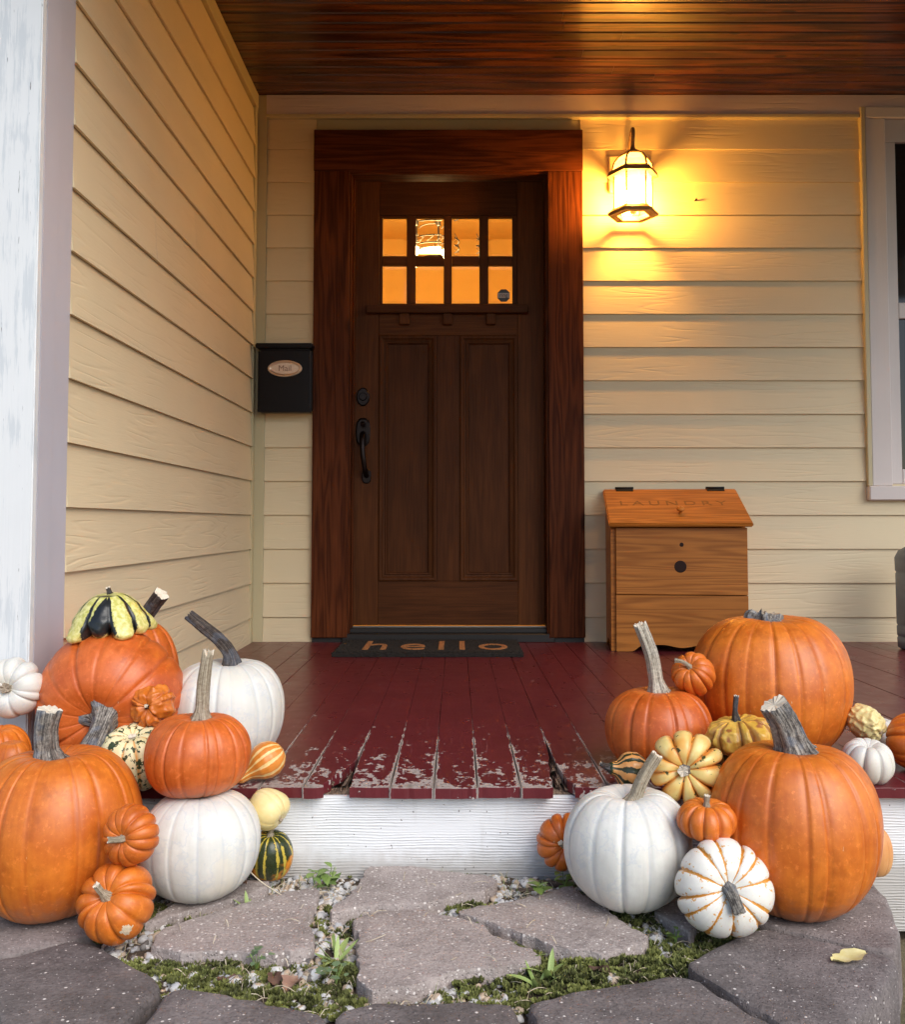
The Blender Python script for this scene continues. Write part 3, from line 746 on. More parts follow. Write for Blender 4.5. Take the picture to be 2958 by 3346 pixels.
roofp = [(.094, Zt + .024), (.086, Zt + .058), (.064, Zt + .086), (.036, Zt + .100)]
rp_ = [hexp(*q) for q in roofp]; cg = [hexp(.088, Zt), hexp(.088, Zb)]
for i in range(6):
    k = (i + 1) % 6
    vs = [rp_[j][i] for j in range(4)] + [rp_[j][k] for j in range(4)]
    link('roof_pane', pyd('roof_pane', vs, [(j, j + 1, j + 5, j + 4) for j in range(3)]), M['pane_frost'], lan)
    link('side_pane', pyd('side_pane', [cg[0][i], cg[0][k], cg[1][k], cg[1][i]], [(0, 1, 2, 3)]), M['pane_clear'], lan)
    tube('roof_rib', [rp_[j][i] for j in range(4)], [.0052, .0052], M['lantern'], lan, sides=6, n=2)
    tube('corner_bar', [cg[0][i], tuple((a + b) / 2 for a, b in zip(cg[0][i], cg[1][i])), cg[1][i]], [.0042, .0042], M['lantern'], lan, sides=6, n=1)
band('crown', [(.042, Zt + .096), (.040, Zt + .108), (.015, Zt + .125), (.012, Zt + .096)], M['lantern'], lan)
tube('scroll_arm', [(LX, YB - .05, 2.42), (LX + .002, YB - .07, 2.50), (LX + .004, LY + .055, 2.553), (LX + .004, LY + .015, 2.562), (LX + .002, LY - .006, 2.53), (LX, LY, 2.48), (LX, LY, Zt + .118)], [.008, .0085, .009, .009, .0085, .009, .014], M['lantern'], lan, sides=10, n=6)
tube('socket', [(LX, LY, Zb - .014), (LX, LY, Zb - .004), (LX, LY, Zb + .006)], [.012, .015, .015], M['label_w'], lan, sides=16)
bulb = lathe('bulb', [(.013, Zb + .006), (.018, Zb + .016), (.032, Zb + .040), (.037, Zb + .060), (.032, Zb + .084), (.016, Zb + .102), (.001, Zb + .106)], LX, LY, m_emit('bulb_glow', (1.0, .45, .070), 430.0), lan, n=20)
nail = tube('nail', [(1.135, YB - .008, 2.265), (1.137, YB - .018, 2.266), (1.139, YB - .03, 2.267)], [.003, .003, .005], M['iron'], None, sides=10, n=1)
tag(nail, 'small nail sticking out of the siding right of the lantern', 'nail')

# ------------------------------------------------------------------ mailbox
mb = empty('mailbox', (-.80, YB - .03, 1.24), label='black wall mailbox with an oval copper plate left of the door', cat='mailbox')
mx0, mx1, mz0, mz1, my = -.925, -.672, 1.245, 1.565, YB - .095
box('body', mx0, mx1, my, YB - .024, mz0, mz1 - .022, M['mailbox'], mb, .012, 3)
box('lid', mx0 - .010, mx1 + .004, my - .012, YB - .024, mz1 - .0215, mz1, M['mailbox'], mb, .005, 2)
box('lower_lip', mx0 + .002, mx1 + .002, my - .008, my - .0005, mz0 - .002, mz0 + .016, M['mailbox'], mb, .003, 2)
pcx, pcz = -.797, 1.447
n = 48
def oval(a, b, y): return [(pcx + a * math.cos(2 * math.pi * i / n), y, pcz + b * math.sin(2 * math.pi * i / n)) for i in range(n)]
vs = oval(.080, .039, my + .001) + oval(.079, .038, my - .004) + oval(.071, .032, my - .005) + oval(.064, .026, my - .002)
pt = link('name_plate', pyd('name_plate', vs, [(r_ * n + i, r_ * n + (i + 1) % n, (r_ + 1) * n + (i + 1) % n, (r_ + 1) * n + i) for r_ in range(3) for i in range(n)] + [tuple(range(3 * n, 4 * n))]), M['copper'], mb)
bd = bmesh.new()
for i in range(56):
    a = 2 * math.pi * i / 56
    bmesh.ops.create_icosphere(bd, subdivisions=1, radius=.0028, matrix=Matrix.Translation((pcx + .0755 * math.cos(a), my - .005, pcz + .0355 * math.sin(a))))
me = bpy.data.meshes.new('beading'); bd.to_mesh(me); bd.free(); link('beading', me, M['copper'], pt)
text('letter', 'Mail', .038, .0006, M['copper_dk'], pt, Matrix.Translation((pcx, my - .003, pcz)) @ FACE)

# ------------------------------------------------------------------ doormat
mat_ = empty('doormat', (-.12, 2.12, FLOOR), label='black coir doormat reading hello in front of the door', cat='doormat')
pts = [(-.515, 1.885), (.275, 1.885), (.275, 2.335), (-.515, 2.335)]
t = NT('coir_black'); o = t.obj(); t.fin(t.mix(t.noise(o, 260, 3), (.003, .0025, .0025), (.028, .022, .018)), .95, t.bump(t.noise(o, 420, 2), 1, .004)); M['coir'] = t.m
t = NT('coir_orange'); o = t.obj(); t.fin(t.mix(t.noise(o, 300, 3), (.30, .11, .03), (.62, .28, .10)), .95, t.bump(t.noise(o, 420, 2), 1, .004)); M['coir_o'] = t.m
prism('pile', pts, FLOOR + .0012, FLOOR + .017, M['coir'], mat_, bev=.003, jit=.0022, sub=.012)
text('letter', 'hello', .40, .0012, M['coir_o'], mat_, Matrix.Translation((-.094, 2.11, FLOOR + .0178)), 1.25, .62)
fz, ff = [], []
r2 = random.Random(5)
for i in range(2600):
    x = r2.uniform(-.517, .277); y = r2.uniform(1.882, 2.335)
    if i % 3 == 0: y = 1.884 + r2.uniform(0, .03)
    b = len(fz); a = r2.uniform(0, 6.28); q = .0015
    fz += [(x - q, y, FLOOR + .014), (x + q, y, FLOOR + .014), (x + r2.uniform(-.006, .006), y + r2.uniform(-.006, .006), FLOOR + .020 + r2.uniform(0, .004))]; ff.append((b, b + 1, b + 2))
fo = link('fibres', pyd('fibres', fz, ff), M['coir'], mat_); fo['kind'] = 'stuff'

# ------------------------------------------------------------------ laundry bin
lb = empty('laundry_bin', (.97, 2.22, FLOOR), label='pine laundry bin with slanted lid reading LAUNDRY against the wall', cat='bin')
bx0, bx1, by0, by1 = .697, 1.258, 2.065, 2.372
zl = .712; zh = .870
# sides: slanted top
for nm, xa, xb in (('side_panel', bx0 - .018, bx0 - .0004), ('side_panel', bx1 + .0004 - .02, bx1 - .002)):
    prof = [(by0 + .004, FLOOR + .001), (by0 + .06, FLOOR + .001), (by0 + .10, FLOOR + .035), (by1 - .10, FLOOR + .035), (by1 - .05, FLOOR + .001), (by1, FLOOR + .001), (by1, zh - .022), (by0 + .004, zl - .006)]
    if xa > 1: xa, xb = bx1 - .020, bx1 - .0004
    else: xa, xb = bx0 - .016, bx0 + .004
    vs = [(xa, y, z) for y, z in prof] + [(xb, y, z) for y, z in prof]; n = len(prof)
    link(nm, pyd(nm, vs, [tuple(range(n)), tuple(range(2 * n - 1, n - 1, -1))] + [(i, n + i, n + (i + 1) % n, (i + 1) % n) for i in range(n)]), M['pine'], lb)
box('back_panel', bx0 + .005, bx1 - .021, by1 - .015, by1, FLOOR + .03, zh - .022, M['pine'], lb, 0)
fx0, fx1 = bx0 + .0045, bx1
def fboard(z0, z1, scallop=False):
    if not scallop:
        return box('front_board', fx0, fx1, by0 - .014, by0 + .003, z0, z1, M['pine'], lb, .002, local=True)
    n = 40; top, bot = [], []
    cx = (fx0 + fx1) / 2; L = (fx1 - fx0) / 2
    for i in range(n + 1):
        x = fx0 + (fx1 - fx0) * i / n; u = abs(x - cx) / L
        h = .0 if u > .78 else (.030 * (.5 - .5 * math.cos(math.pi * min(1, (.78 - u) / .2)))) - (.012 * (.5 + .5 * math.cos(math.pi * u / .3)) if u < .3 else 0)
        bot.append((x, z0 + h)); top.append((x, z1))
    vs = [(x, by0 - .014, z) for x, z in bot + top] + [(x, by0 + .003, z) for x, z in bot + top]; m_ = n + 1
    fs = []
    for i in range(n):
        fs += [(i, i + 1, m_ + i + 1, m_ + i), (2 * m_ + i + 1, 2 * m_ + i, 3 * m_ + i, 3 * m_ + i + 1), (i + 1, i, 2 * m_ + i, 2 * m_ + i + 1), (m_ + i, m_ + i + 1, 3 * m_ + i + 1, 3 * m_ + i)]
    fs += [(0, m_, 3 * m_, 2 * m_), (n, 2 * m_ + n, 3 * m_ + n, m_ + n)]
    return link('front_board', pyd('front_board', vs, fs), M['pine'], lb)
fboard(FLOOR + .001, .4215, True)
fb2 = fboard(.4245, zl)
kn = tube('knot', [(.975, by0 - .012, .545), (.975, by0 - .0145, .545), (.975, by0 - .0148, .545)], [.027, .026, .024], M['knot'], fb2, sides=20, n=1)
tube('knot', [(.981, by0 - .012, .639), (.981, by0 - .0145, .639), (.981, by0 - .0148, .639)], [.010, .009, .008], M['knot'], fb2, sides=14, n=1)
# slanted lid
ly0, ly1, lz0, lz1 = by0 - .045, by1 + .002, .722, .882
an = math.atan2(lz1 - lz0, ly1 - ly0); Ld = math.hypot(lz1 - lz0, ly1 - ly0)
LM = Matrix.Translation(((.668 + 1.279) / 2, ly0, lz0)) @ Matrix.Rotation(an, 4, 'X')
bm = bmesh.new(); bmesh.ops.create_cube(bm, size=1)
for v in bm.verts: v.co = Vector((v.co.x * .608, (v.co.y + .5) * Ld, v.co.z * .019))
bmesh.ops.bevel(bm, geom=bm.edges[:], offset=.005, segments=2, affect='EDGES')
me = bpy.data.meshes.new('lid'); bm.to_mesh(me); bm.free()
lid = link('lid', me, M['pine'], lb); lid.matrix_local = lid.matrix_local
lid.location = LM.to_translation(); lid.rotation_euler = LM.to_euler()
text('letter', 'LAUNDRY', .070, .0004, M['pine_dark'], lid, LM @ Matrix.Translation((-.005, Ld * .56, .0097)), 1.5, .47)
kb = lathe('knob', [(.008, 0), (.007, .012), (.016, .018), (.0185, .025), (.014, .031), (.002, .033)], 0, 0, M['pine'], None, 24)
kb.parent = lid; kb.matrix_parent_inverse = Matrix(); kb.location = (.012, Ld * .26, .0096)
for s in (-.205, .21):
    for nm, a, b, c in (('hinge', -.034, .034, .0),):
        h_ = box(nm, -.040, .040, Ld - .030, Ld - .004, .0100, .0125, M['iron'], None, .001); h_.parent = lid; h_.location = (s, 0, 0)
        k_ = tube('hinge_pin', [(-.042, Ld + .001, .013), (0, Ld + .001, .013), (.042, Ld + .001, .013)], [.006, .006], M['iron'], None, sides=10, n=1); k_.parent = h_

# ------------------------------------------------------------------ water jug at the right edge
lb.rotation_euler[2] = R(-5.0); lb.location.y -= .022
jg = empty('water_jug', (2.030, 2.09, FLOOR), label='grey blue plastic water jug with a blue label at the right edge', cat='jug')
def rbox(r_, z, e=.32, n=40): return [(2.030 + r_ * math.copysign(abs(math.cos(2 * math.pi * i / n)) ** e, math.cos(2 * math.pi * i / n)) , 2.09 + r_ * .8 * math.copysign(abs(math.sin(2 * math.pi * i / n)) ** e, math.sin(2 * math.pi * i / n)), z) for i in range(n)]
lv = [(.080, .001), (.092, .010), (.094, .05), (.090, .056), (.094, .062), (.095, .10), (.091, .106), (.095, .112), (.096, .33), (.092, .336), (.097, .344), (.098, .40), (.085, .43), (.050, .455), (.024, .465), (.024, .485)]
vs = [v for r_, z in lv for v in rbox(r_, FLOOR + z)]; n = 40
link('bottle', pyd('bottle', vs, [(j * n + i, j * n + (i + 1) % n, (j + 1) * n + (i + 1) % n, (j + 1) * n + i) for j in range(len(lv) - 1) for i in range(n)] + [tuple(range(n - 1, -1, -1))]), M['jug'], jg, smooth=True)
lathe('cap', [(.028, FLOOR + .466), (.029, FLOOR + .50), (.026, FLOOR + .504), (.001, FLOOR + .505)], 2.030, 2.09, M['jug_cap'], jg, 24)
lbx = box('label', 1.957, 2.105, 2.0085, 2.0125, FLOOR + .13, FLOOR + .325, M['label_w'], jg, .0005)
box('label_print', 1.960, 2.102, 2.0070, 2.0080, FLOOR + .20, FLOOR + .305, M['label_b'], lbx, 0)
tube('handle', [(2.105, 2.09, FLOOR + .42), (2.09, 2.09, FLOOR + .47), (2.065, 2.09, FLOOR + .475)], [.011, .011, .011], M['jug'], jg, sides=10)

# ------------------------------------------------------------------ pumpkins and gourds
def m_gourd(name, base, base2, nrib, groove=None, gw=.16, gstr=.5, speck=None, sdens=.62, sscale=70, band=None, bw_=.3, bstr=1.0, bsharp=.06, blotch=None, bl=(.55, .7), blscale=9, rough=.42, bump=.25, bs=60, pole=None, sss=.12, band_noise=.5, coat=.09, mottle=0.0, vein=None):
    """rind: colour varies with a rib coordinate (uv.x * nrib), height (uv.y) and noise in the fruit's own space"""
    t = NT(name); uv = t.xyz(t.uv()); o = t.obj()
    rr_ = offs(t, o, 19)
    s = t.math('FRACT', t.math('MULTIPLY', uv[0], float(nrib)))
    d = t.math('MULTIPLY', t.math('ABSOLUTE', t.math('SUBTRACT', s, .5)), 2.0)       # 1 in the groove, 0 on the crest
    nz = t.noise(rr_, 7, 4, .6); nf = t.noise(rr_, 42, 4, .65)
    sk = t.noise(t.comb(t.math('MULTIPLY', uv[0], nrib * 5.0), t.math('MULTIPLY', uv[1], 3.0), t.math('MULTIPLY', t.rand(), 9.0)), 1.0, 3)
    c = t.mix(t.step(t.math('ADD', t.math('MULTIPLY', sk, .25), t.math('MULTIPLY_ADD', nf, .32, t.math('MULTIPLY', nz, .70))), .46, .86), base, base2)
    if blotch is not None:
        c = t.mix(t.step(t.noise(t.vmath('ADD', rr_, (5, 5, 5)), blscale, 3), *bl), c, blotch)
    if band is not None:                # broad stripes that follow the ribs, ragged at their edges
        wob = t.math('MULTIPLY', t.math('SUBTRACT', t.noise(rr_, 55, 4, .7), .5), band_noise)
        b = t.step(t.math('ADD', d, wob), 1 - bw_, 1 - bw_ + bsharp)
        c = t.mix(t.math('MULTIPLY', b, bstr), c, band)
    if groove is not None:
        g = t.step(d, 1 - gw, 1.0)
        c = t.mix(t.math('MULTIPLY', g, gstr), c, groove)
    if pole is not None:
        c = t.mix(t.step(t.math('ADD', uv[1], t.math('MULTIPLY', t.math('SUBTRACT', nf, .5), .2)), pole[1], pole[2]), c, pole[0])
    if speck is not None:
        sp = t.step(t.math('ADD', t.noise(rr_, sscale, 3, .6), t.math('MULTIPLY', d, .10)), sdens, sdens + .03)
        c = t.mix(sp, c, speck)
    if mottle:
        mo = t.step(t.noise(t.vmath('ADD', rr_, (1, 6, 3)), 95, 5, .7), .52, .72)
        c = t.mix(t.math('MULTIPLY', mo, .30 * mottle), c, tuple(min(1, x * 1.25 + .03) for x in base2))
        m2 = t.step(t.noise(t.vmath('ADD', rr_, (7, 1, 8)), 17, 5, .65), .50, .72)
        c = t.mix(t.math('MULTIPLY', m2, .42 * mottle), c, tuple(x * .72 for x in base))
        sc_ = t.step(t.noise(t.vmath('MULTIPLY', rr_, (1.0, 1.0, .22)), 120, 3, .6), .735, .75)
        c = t.mix(t.math('MULTIPLY', sc_, .5 * mottle), c, (.66, .46, .28))
        low = t.math('SUBTRACT', 1.0, t.step(t.math('ADD', uv[1], t.math('MULTIPLY', t.math('SUBTRACT', nf, .5), .3)), .10, .34))
        c = t.mix(t.math('MULTIPLY', low, .28 * mottle), c, (.40, .30, .20))
    if vein is not None:
        vn = t.math('ABSOLUTE', t.math('SUBTRACT', t.noise(rr_, 16, 5, .6), .5))
        c = t.mix(t.math('MULTIPLY', t.math('SUBTRACT', 1.0, t.step(vn, .0, .03)), .30), c, vein)
        c = t.mix(t.math('MULTIPLY', t.step(t.noise(t.vmath('ADD', rr_, (3, 3, 9)), 6, 3), .45, .7), .55), c, (.74, .66, .52))
    blem = t.step(t.noise(t.vmath('ADD', rr_, (9, 2, 4)), 30, 5, .75), .73, .76)
    c = t.mix(t.math('MULTIPLY', blem, .35), c, (.42, .30, .18))
    h = t.math('ADD', t.math('MULTIPLY', t.noise(rr_, bs, 4, .6), .6), t.math('MULTIPLY', t.noise(rr_, 210, 3), .2))
    return t.fin(c, t.math('MULTIPLY_ADD', nf, .22, rough - .11), t.bump(h, bump, .002), Subsurface_Weight=sss, Subsurface_Scale=.006, Subsurface_Radius=(1.0, .35, .12), Coat_Weight=coat, Coat_Roughness=.3)

def gourd_mesh(rx, rz, n, depth=.06, sharp=.2, dt=.2, db=.12, box_=.8, seed=0, warp=.32, wob=.035, wart=0.0, wscale=30, prof=None, rowsn=56, per=12, egg=0.0):
    """ribbed fruit about its own z axis; sharp: 1 = round lobes, small = narrow creases"""
    r3 = random.Random(seed)
    jit = [r3.uniform(-warp, warp) for _ in range(n)]; jit[0] = 0; jit.append(0)
    gd = [r3.uniform(.4, 1.5) for _ in range(n)] + [0]; gd[n] = gd[0]
    ph = [r3.uniform(0, 6.28) for _ in range(6)]
    cols_ = n * per; vs, fs, uvs = [], [], []
    sv = Vector((seed * 3.1, seed * 1.7, seed * .9))
    for j in range(rowsn + 1):
        f = -math.pi / 2 + math.pi * (j + (.0 if 0 < j < rowsn else (.25 if j == 0 else -.25))) / rowsn
        if prof: ro, ze = prof(j / rowsn)
        else:
            ro = max(0.0, math.cos(f)) ** box_; ze = math.copysign(abs(math.sin(f)) ** .96, math.sin(f))
            ro *= 1 + egg * ze
            ze -= dt * math.exp(-(ro / .33) ** 2) * (ze > 0) - db * math.exp(-(ro / .36) ** 2) * (ze < 0)
        for i in range(cols_):
            u = i / cols_ * n; k = int(u); s = u - k
            a = jit[k] * (1 - s) + jit[k + 1] * s
            th = 2 * math.pi * (u + a) / n + math.pi / 2
            d = 1 - abs(s - .5) * 2                               # 0 groove .. 1 crest
            lobe = math.sqrt(max(0, 1 - (1 - d) ** 2)); crease = 1 - math.exp(-(d / .15) ** 2)
            q = gd[k] if s < .5 else gd[k + 1]
            g = 1 - depth * q * ((1 - lobe) * sharp + (1 - crease) * (1 - sharp))
            g *= 1 + wob * (math.sin(th + ph[0]) * .5 + math.sin(2 * th + ph[1] + ze) * .5 + .5 * math.sin(3 * th + ph[2] - 2 * ze))
            p = Vector((rx * ro * math.cos(th) * g, rx * ro * math.sin(th) * g, rz * ze * (.5 + .5 * g)))
            if wart:
                w_ = mnoise.noise(p * wscale + sv); p *= 1 + wart * (max(0, w_) ** .7 if w_ > 0 else .25 * w_)
            vs.append(p)
    for j in range(rowsn):
        for i in range(cols_):
            i2 = (i + 1) % cols_
            fs.append((j * cols_ + i, j * cols_ + i2, (j + 1) * cols_ + i2, (j + 1) * cols_ + i))
            uvs += [(i / cols_, j / rowsn), ((i + 1) / cols_, j / rowsn), ((i + 1) / cols_, (j + 1) / rowsn), (i / cols_, (j + 1) / rowsn)]
    fs.append(tuple(range(cols_ - 1, -1, -1))); uvs += [(.5, 0)] * cols_
    fs.append(tuple(rowsn * cols_ + i for i in range(cols_))); uvs += [(.5, 1)] * cols_
    me = pyd('rind', vs, fs); ul = me.uv_layers.new(name='UVMap'); ul.data.foreach_set('uv', [c for q in uvs for c in q])
    me.shade_smooth(); return me

def m_stem(name, dark, light, bias=.5, blue=.25):
    t = NT(name); uv = t.xyz(t.uv())
    th = t.math('MULTIPLY', uv[0], 6.2832)
    v = t.comb(t.math('MULTIPLY', t.math('COSINE', th), 3.2), t.math('MULTIPLY', t.math('SINE', th), 3.2), t.math('MULTIPLY', uv[1], 1.1))
    st = t.noise(offs(t, v, 23), 2.2, 5, .7); fi = t.noise(offs(t, t.obj(), 5), 160, 4, .7)
    f = t.step(t.math('MULTIPLY_ADD', fi, .35, t.math('MULTIPLY', st, .8)), bias - .13, bias + .22)
    c = t.mix(f, dark, light)
    c = t.mix(t.math('MULTIPLY', t.step(t.noise(offs(t, t.obj(), 31), 28, 2), .5, .62), blue), c, (.20, .26, .36))
    return t.fin(c, .75, t.bump(t.math('ADD', st, t.math('MULTIPLY', fi, .5)), .9, .004))
SM = {'grey': m_stem('grey_stem', (.035, .028, .026), (.50, .46, .40), .58, .30), 'pale': m_stem('pale_stem', (.075, .055, .035), (.72, .66, .54), .50, .08),
      'tan': m_stem('tan_stem', (.16, .11, .06), (.58, .50, .37), .50, .05), 'dark': m_stem('dark_stem', (.022, .014, .012), (.22, .18, .15), .62, .18)}
CUT = m_plain('cut_stem', (.72, .64, .52), .8, 0, .25, 200, .5); CUTD = m_plain('dry_cut_stem', (.34, .27, .20), .85, 0, .3, 200, .5)

OR1, OR2, ORG = (.56, .130, .010), (.76, .220, .022), (.40, .075, .006)
MO = {}
def orange(n, lum=1.0, red=0.0):
    key = (n, lum, red)
    if key not in MO:
        MO[key] = m_gourd('orange_rind', (OR1[0] * lum * .92, OR1[1] * lum * (1 - red) * .86, OR1[2]), (OR2[0] * lum, OR2[1] * lum * (1 - red), OR2[2] * (1 + red * 3)), n, ORG, .14, .38, rough=.42, mottle=1.5)
    return MO[key]
W1, W2 = (.62, .61, .57), (.79, .78, .73)
def white(n): return m_gourd('white_rind', W1, W2, n, (.46, .49, .53), .16, .40, rough=.48, bump=.45, bs=38, sss=.08, vein=(.44, .50, .58))

COUNT = {}
def fruit(name, label, cat, c, rind, mat, axis=(0, 0, 1), roll=0.0, stem=None, stem_mat='grey', cut=None, rz=None, group=None, blossom=None):
    """one pumpkin: an empty at its base, parts rind and stem turned so that their own z points along axis"""
    root = empty(name, (c[0], c[1], c[2] - (rz or .05)), label=label, cat=cat, group=group)
    q = Vector(axis).normalized().to_track_quat('Z', 'Y') if Vector(axis).normalized().z < .999 else Quaternion()
    if Vector(axis).normalized().z < .999:
        q = Vector((0, 0, 1)).rotation_difference(Vector(axis).normalized())
    q = q @ Quaternion((0, 0, 1), roll)
    off = (0, 0, rz or .05)
    global last_fruit; last_fruit = root.name
    link('rind', rind, mat, root, off, q, lp=True)
    if stem:
        P, rad, kw = stem
        me = tube_mesh('stem', P, rad, **{**dict(sides=30, n=7, ridge=.10, base_ridge=.35, jag=.0025, seed=len(bpy.data.objects)), **kw})
        link('stem', me, [SM[stem_mat], cut or CUT], root, off, q, lp=True)
    if blossom:
        z, r_ = blossom
        link('blossom_scar', tube_mesh('blossom_scar', [(0, 0, z + .004), (0, 0, z - .001), (0, 0, z - .003)], [r_, r_, r_ * .7], sides=12, n=1, capmat=0), CUTD, root, off, q, lp=True)
    return root
def st(P, rad, **k): return (P, rad, k)

# ---- left group
fruit('pumpkin', 'huge round orange pumpkin at the lower left edge with thick grey stem', 'pumpkin', (-.752, -.190, .145), gourd_mesh(.151, .153, 17, .030, .2, .16, .06, .72, 1), orange(17), rz=.145,
      stem=st([(-.014, -.01, .122), (-.018, -.012, .152), (-.019, -.014, .19), (-.012, -.016, .226)], [.032, .0205, .020, .0215], ridge=.13), stem_mat='grey')
fruit('pumpkin', 'white pumpkin on the ground carrying an orange pumpkin on top', 'pumpkin', (-.503, -.118, .0955), gourd_mesh(.114, .101, 15, .020, .3, .12, .06, .70, 2, wob=.05), white(15), rz=.0955)
fruit('pumpkin', 'orange pumpkin with tall pale stem stacked on a white pumpkin', 'pumpkin', (-.512, -.105, .2745), gourd_mesh(.101, .079, 18, .036, .3, .16, .08, .70, 3), orange(18, .97, .16), rz=.078,
      stem=st([(.005, 0, .062), (.007, -.002, .09), (.010, -.004, .14), (.018, -.004, .20)], [.022, .0125, .0125, .0105], ridge=.10, jag=.008), stem_mat='tan')
fruit('pumpkin', 'large white pumpkin with curling dark stem sitting on the deck', 'pumpkin', (-.532, .20, .297), gourd_mesh(.136, .122, 16, .024, .3, .16, .06, .70, 4), white(16), rz=.117,
      stem=st([(.010, .01, .095), (.004, .006, .132), (-.020, .0, .165), (-.052, -.004, .192), (-.088, -.008, .222)], [.024, .0155, .0145, .0140, .0125], ridge=.10), stem_mat='dark')
fruit('pumpkin', 'big reddish orange pumpkin tipped forward with its forked grey stem facing out', 'pumpkin', (-.762, .115, .334), gourd_mesh(.160, .128, 15, .045, .25, .20, .06, .75, 5), orange(15, .93, .18), axis=(.02, -.97, -.16), roll=.4, rz=.154,
      stem=st([(.020, -.004, .102), (.020, -.008, .120), (.012, -.022, .142), (-.010, -.044, .158)], [.046, .024, .022, .027], ridge=.10, base_ridge=.55, k=5), stem_mat='grey', cut=CUTD)
fruit('pumpkin', 'orange pumpkin half hidden behind the tipped one, short dark stem up', 'pumpkin', (-.836, .385, .340), gourd_mesh(.134, .160, 15, .05, .3, .16, .06, .72, 6), orange(15, .97, .1), rz=.158, axis=(.1, 0, 1),
      stem=st([(.02, 0, .135), (.04, -.01, .165), (.062, -.02, .20), (.080, -.03, .225)], [.024, .018, .018, .019], ridge=.09), stem_mat='dark')
fruit('squash', 'cream squash with dark green flecks and orange grooves at the deck edge', 'squash', (-.669, -.012, .2435), gourd_mesh(.071, .066, 10, .12, .75, .22, .1, .70, 7),
      m_gourd('carnival_rind', (.80, .70, .36), (.86, .79, .50), 10, (.72, .30, .05), .26, .9, (.035, .055, .02), .60, 95, rough=.4), axis=(.02, -.38, .93), rz=.0625,
      stem=st([(0, 0, .048), (0, 0, .052), (0, 0, .054)], [.010, .009, .008], ridge=.05, base_ridge=.1), stem_mat='tan')
fruit('gourd', 'wrinkled orange knobbly gourd wedged between tipped orange and white pumpkins', 'gourd', (-.640, .012, .346), gourd_mesh(.043, .036, 8, .20, .6, .2, .1, .75, 8, wart=.22, wscale=85), m_gourd('knobbly_rind', (.52, .12, .012), (.74, .23, .03), 8, ORG, .2, .4, rough=.38), axis=(-.1, -.97, .12), rz=.040,
      stem=st([(0, 0, .026), (.001, .001, .034), (.003, .003, .041)], [.006, .004, .004]), stem_mat='dark')
fruit('pumpkin', 'mini white pumpkin at the left edge leaning on the corner post', 'pumpkin', (-.944, .035, .3815), gourd_mesh(.063, .045, 10, .17, .85, .3, .15, .72, 9), white(10), axis=(.02, -.96, .10), roll=.3, rz=.066,
      stem=st([(0, 0, .026), (0, 0, .036), (0, .001, .044)], [.012, .009, .010], ridge=.15), stem_mat='tan', cut=CUTD)
fruit('pumpkin', 'orange pumpkin at the left edge below the mini white one', 'pumpkin', (-.945, -.035, .2475), gourd_mesh(.066, .0685, 11, .06, .5, .2, .1, .72, 10), orange(11, 1.05), rz=.0665)
fruit('gourd', 'smooth orange gourd peeking out left of the thick grey stem', 'gourd', (-.885, -.095, .262), gourd_mesh(.037, .037, 8, .03, .5, .1, .1, .80, 11), orange(8, 1.0), rz=.037)
fruit('pumpkin', 'mini orange pumpkin propped between the big orange and white pumpkins', 'pumpkin', (-.569, -.315, .174), gourd_mesh(.051, .036, 12, .16, .85, .28, .15, .72, 12), orange(12, 1.0, .05), axis=(-.27, -.94, .12), roll=.2, rz=.052,
      stem=st([(0, 0, .020), (.002, -.001, .032), (-.006, .003, .041), (-.012, .006, .045)], [.009, .0055, .005, .0055]), stem_mat='tan')
fruit('pumpkin', 'small deeply lobed orange pumpkin lowest on the left with a pale scar', 'pumpkin', (-.588, -.325, .0645), gourd_mesh(.067, .052, 11, .19, .85, .28, .15, .72, 13), orange(11, 1.04), axis=(-.17, -.76, .52), roll=.1, rz=.0645,
      stem=st([(0, 0, .032), (-.002, .004, .05), (-.004, .013, .068)], [.013, .0055, .0055], base_ridge=.2), stem_mat='tan')
def scar(root, d, r_, mat, seed):
    """ragged healed patch following the rind in world direction d"""
    rind = [c for c in root.children if c.name.startswith('rind')][0]; q = rind.rotation_quaternion.inverted(); r3 = random.Random(seed)
    dl = (q @ Vector(d)).normalized(); me = rind.data
    p0 = max(me.vertices, key=lambda v: v.co.normalized().dot(dl)).co.copy()
    vs, ix, fs = [], {}, []
    for f in me.polygons:
        if len(f.vertices) != 4: continue
        c = f.center - p0
        if c.length < r_ * (1 + .7 * mnoise.noise(f.center * 260)):
            for v in f.vertices:
                if v not in ix: ix[v] = len(vs); vs.append(me.vertices[v].co * 1.006)
            fs.append(tuple(ix[v] for v in f.vertices))
    link('scar', pyd('scar', vs, fs), mat, root, tuple(rind.location), rind.rotation_quaternion.copy(), lp=True)
M['scar'] = m_plain('healed_scar', (.66, .52, .36), .8, 0, .35, 220, .6)
scar(bpy.data.objects[last_fruit], (.52, -.78, -.42), .0095, M['scar'], 3)
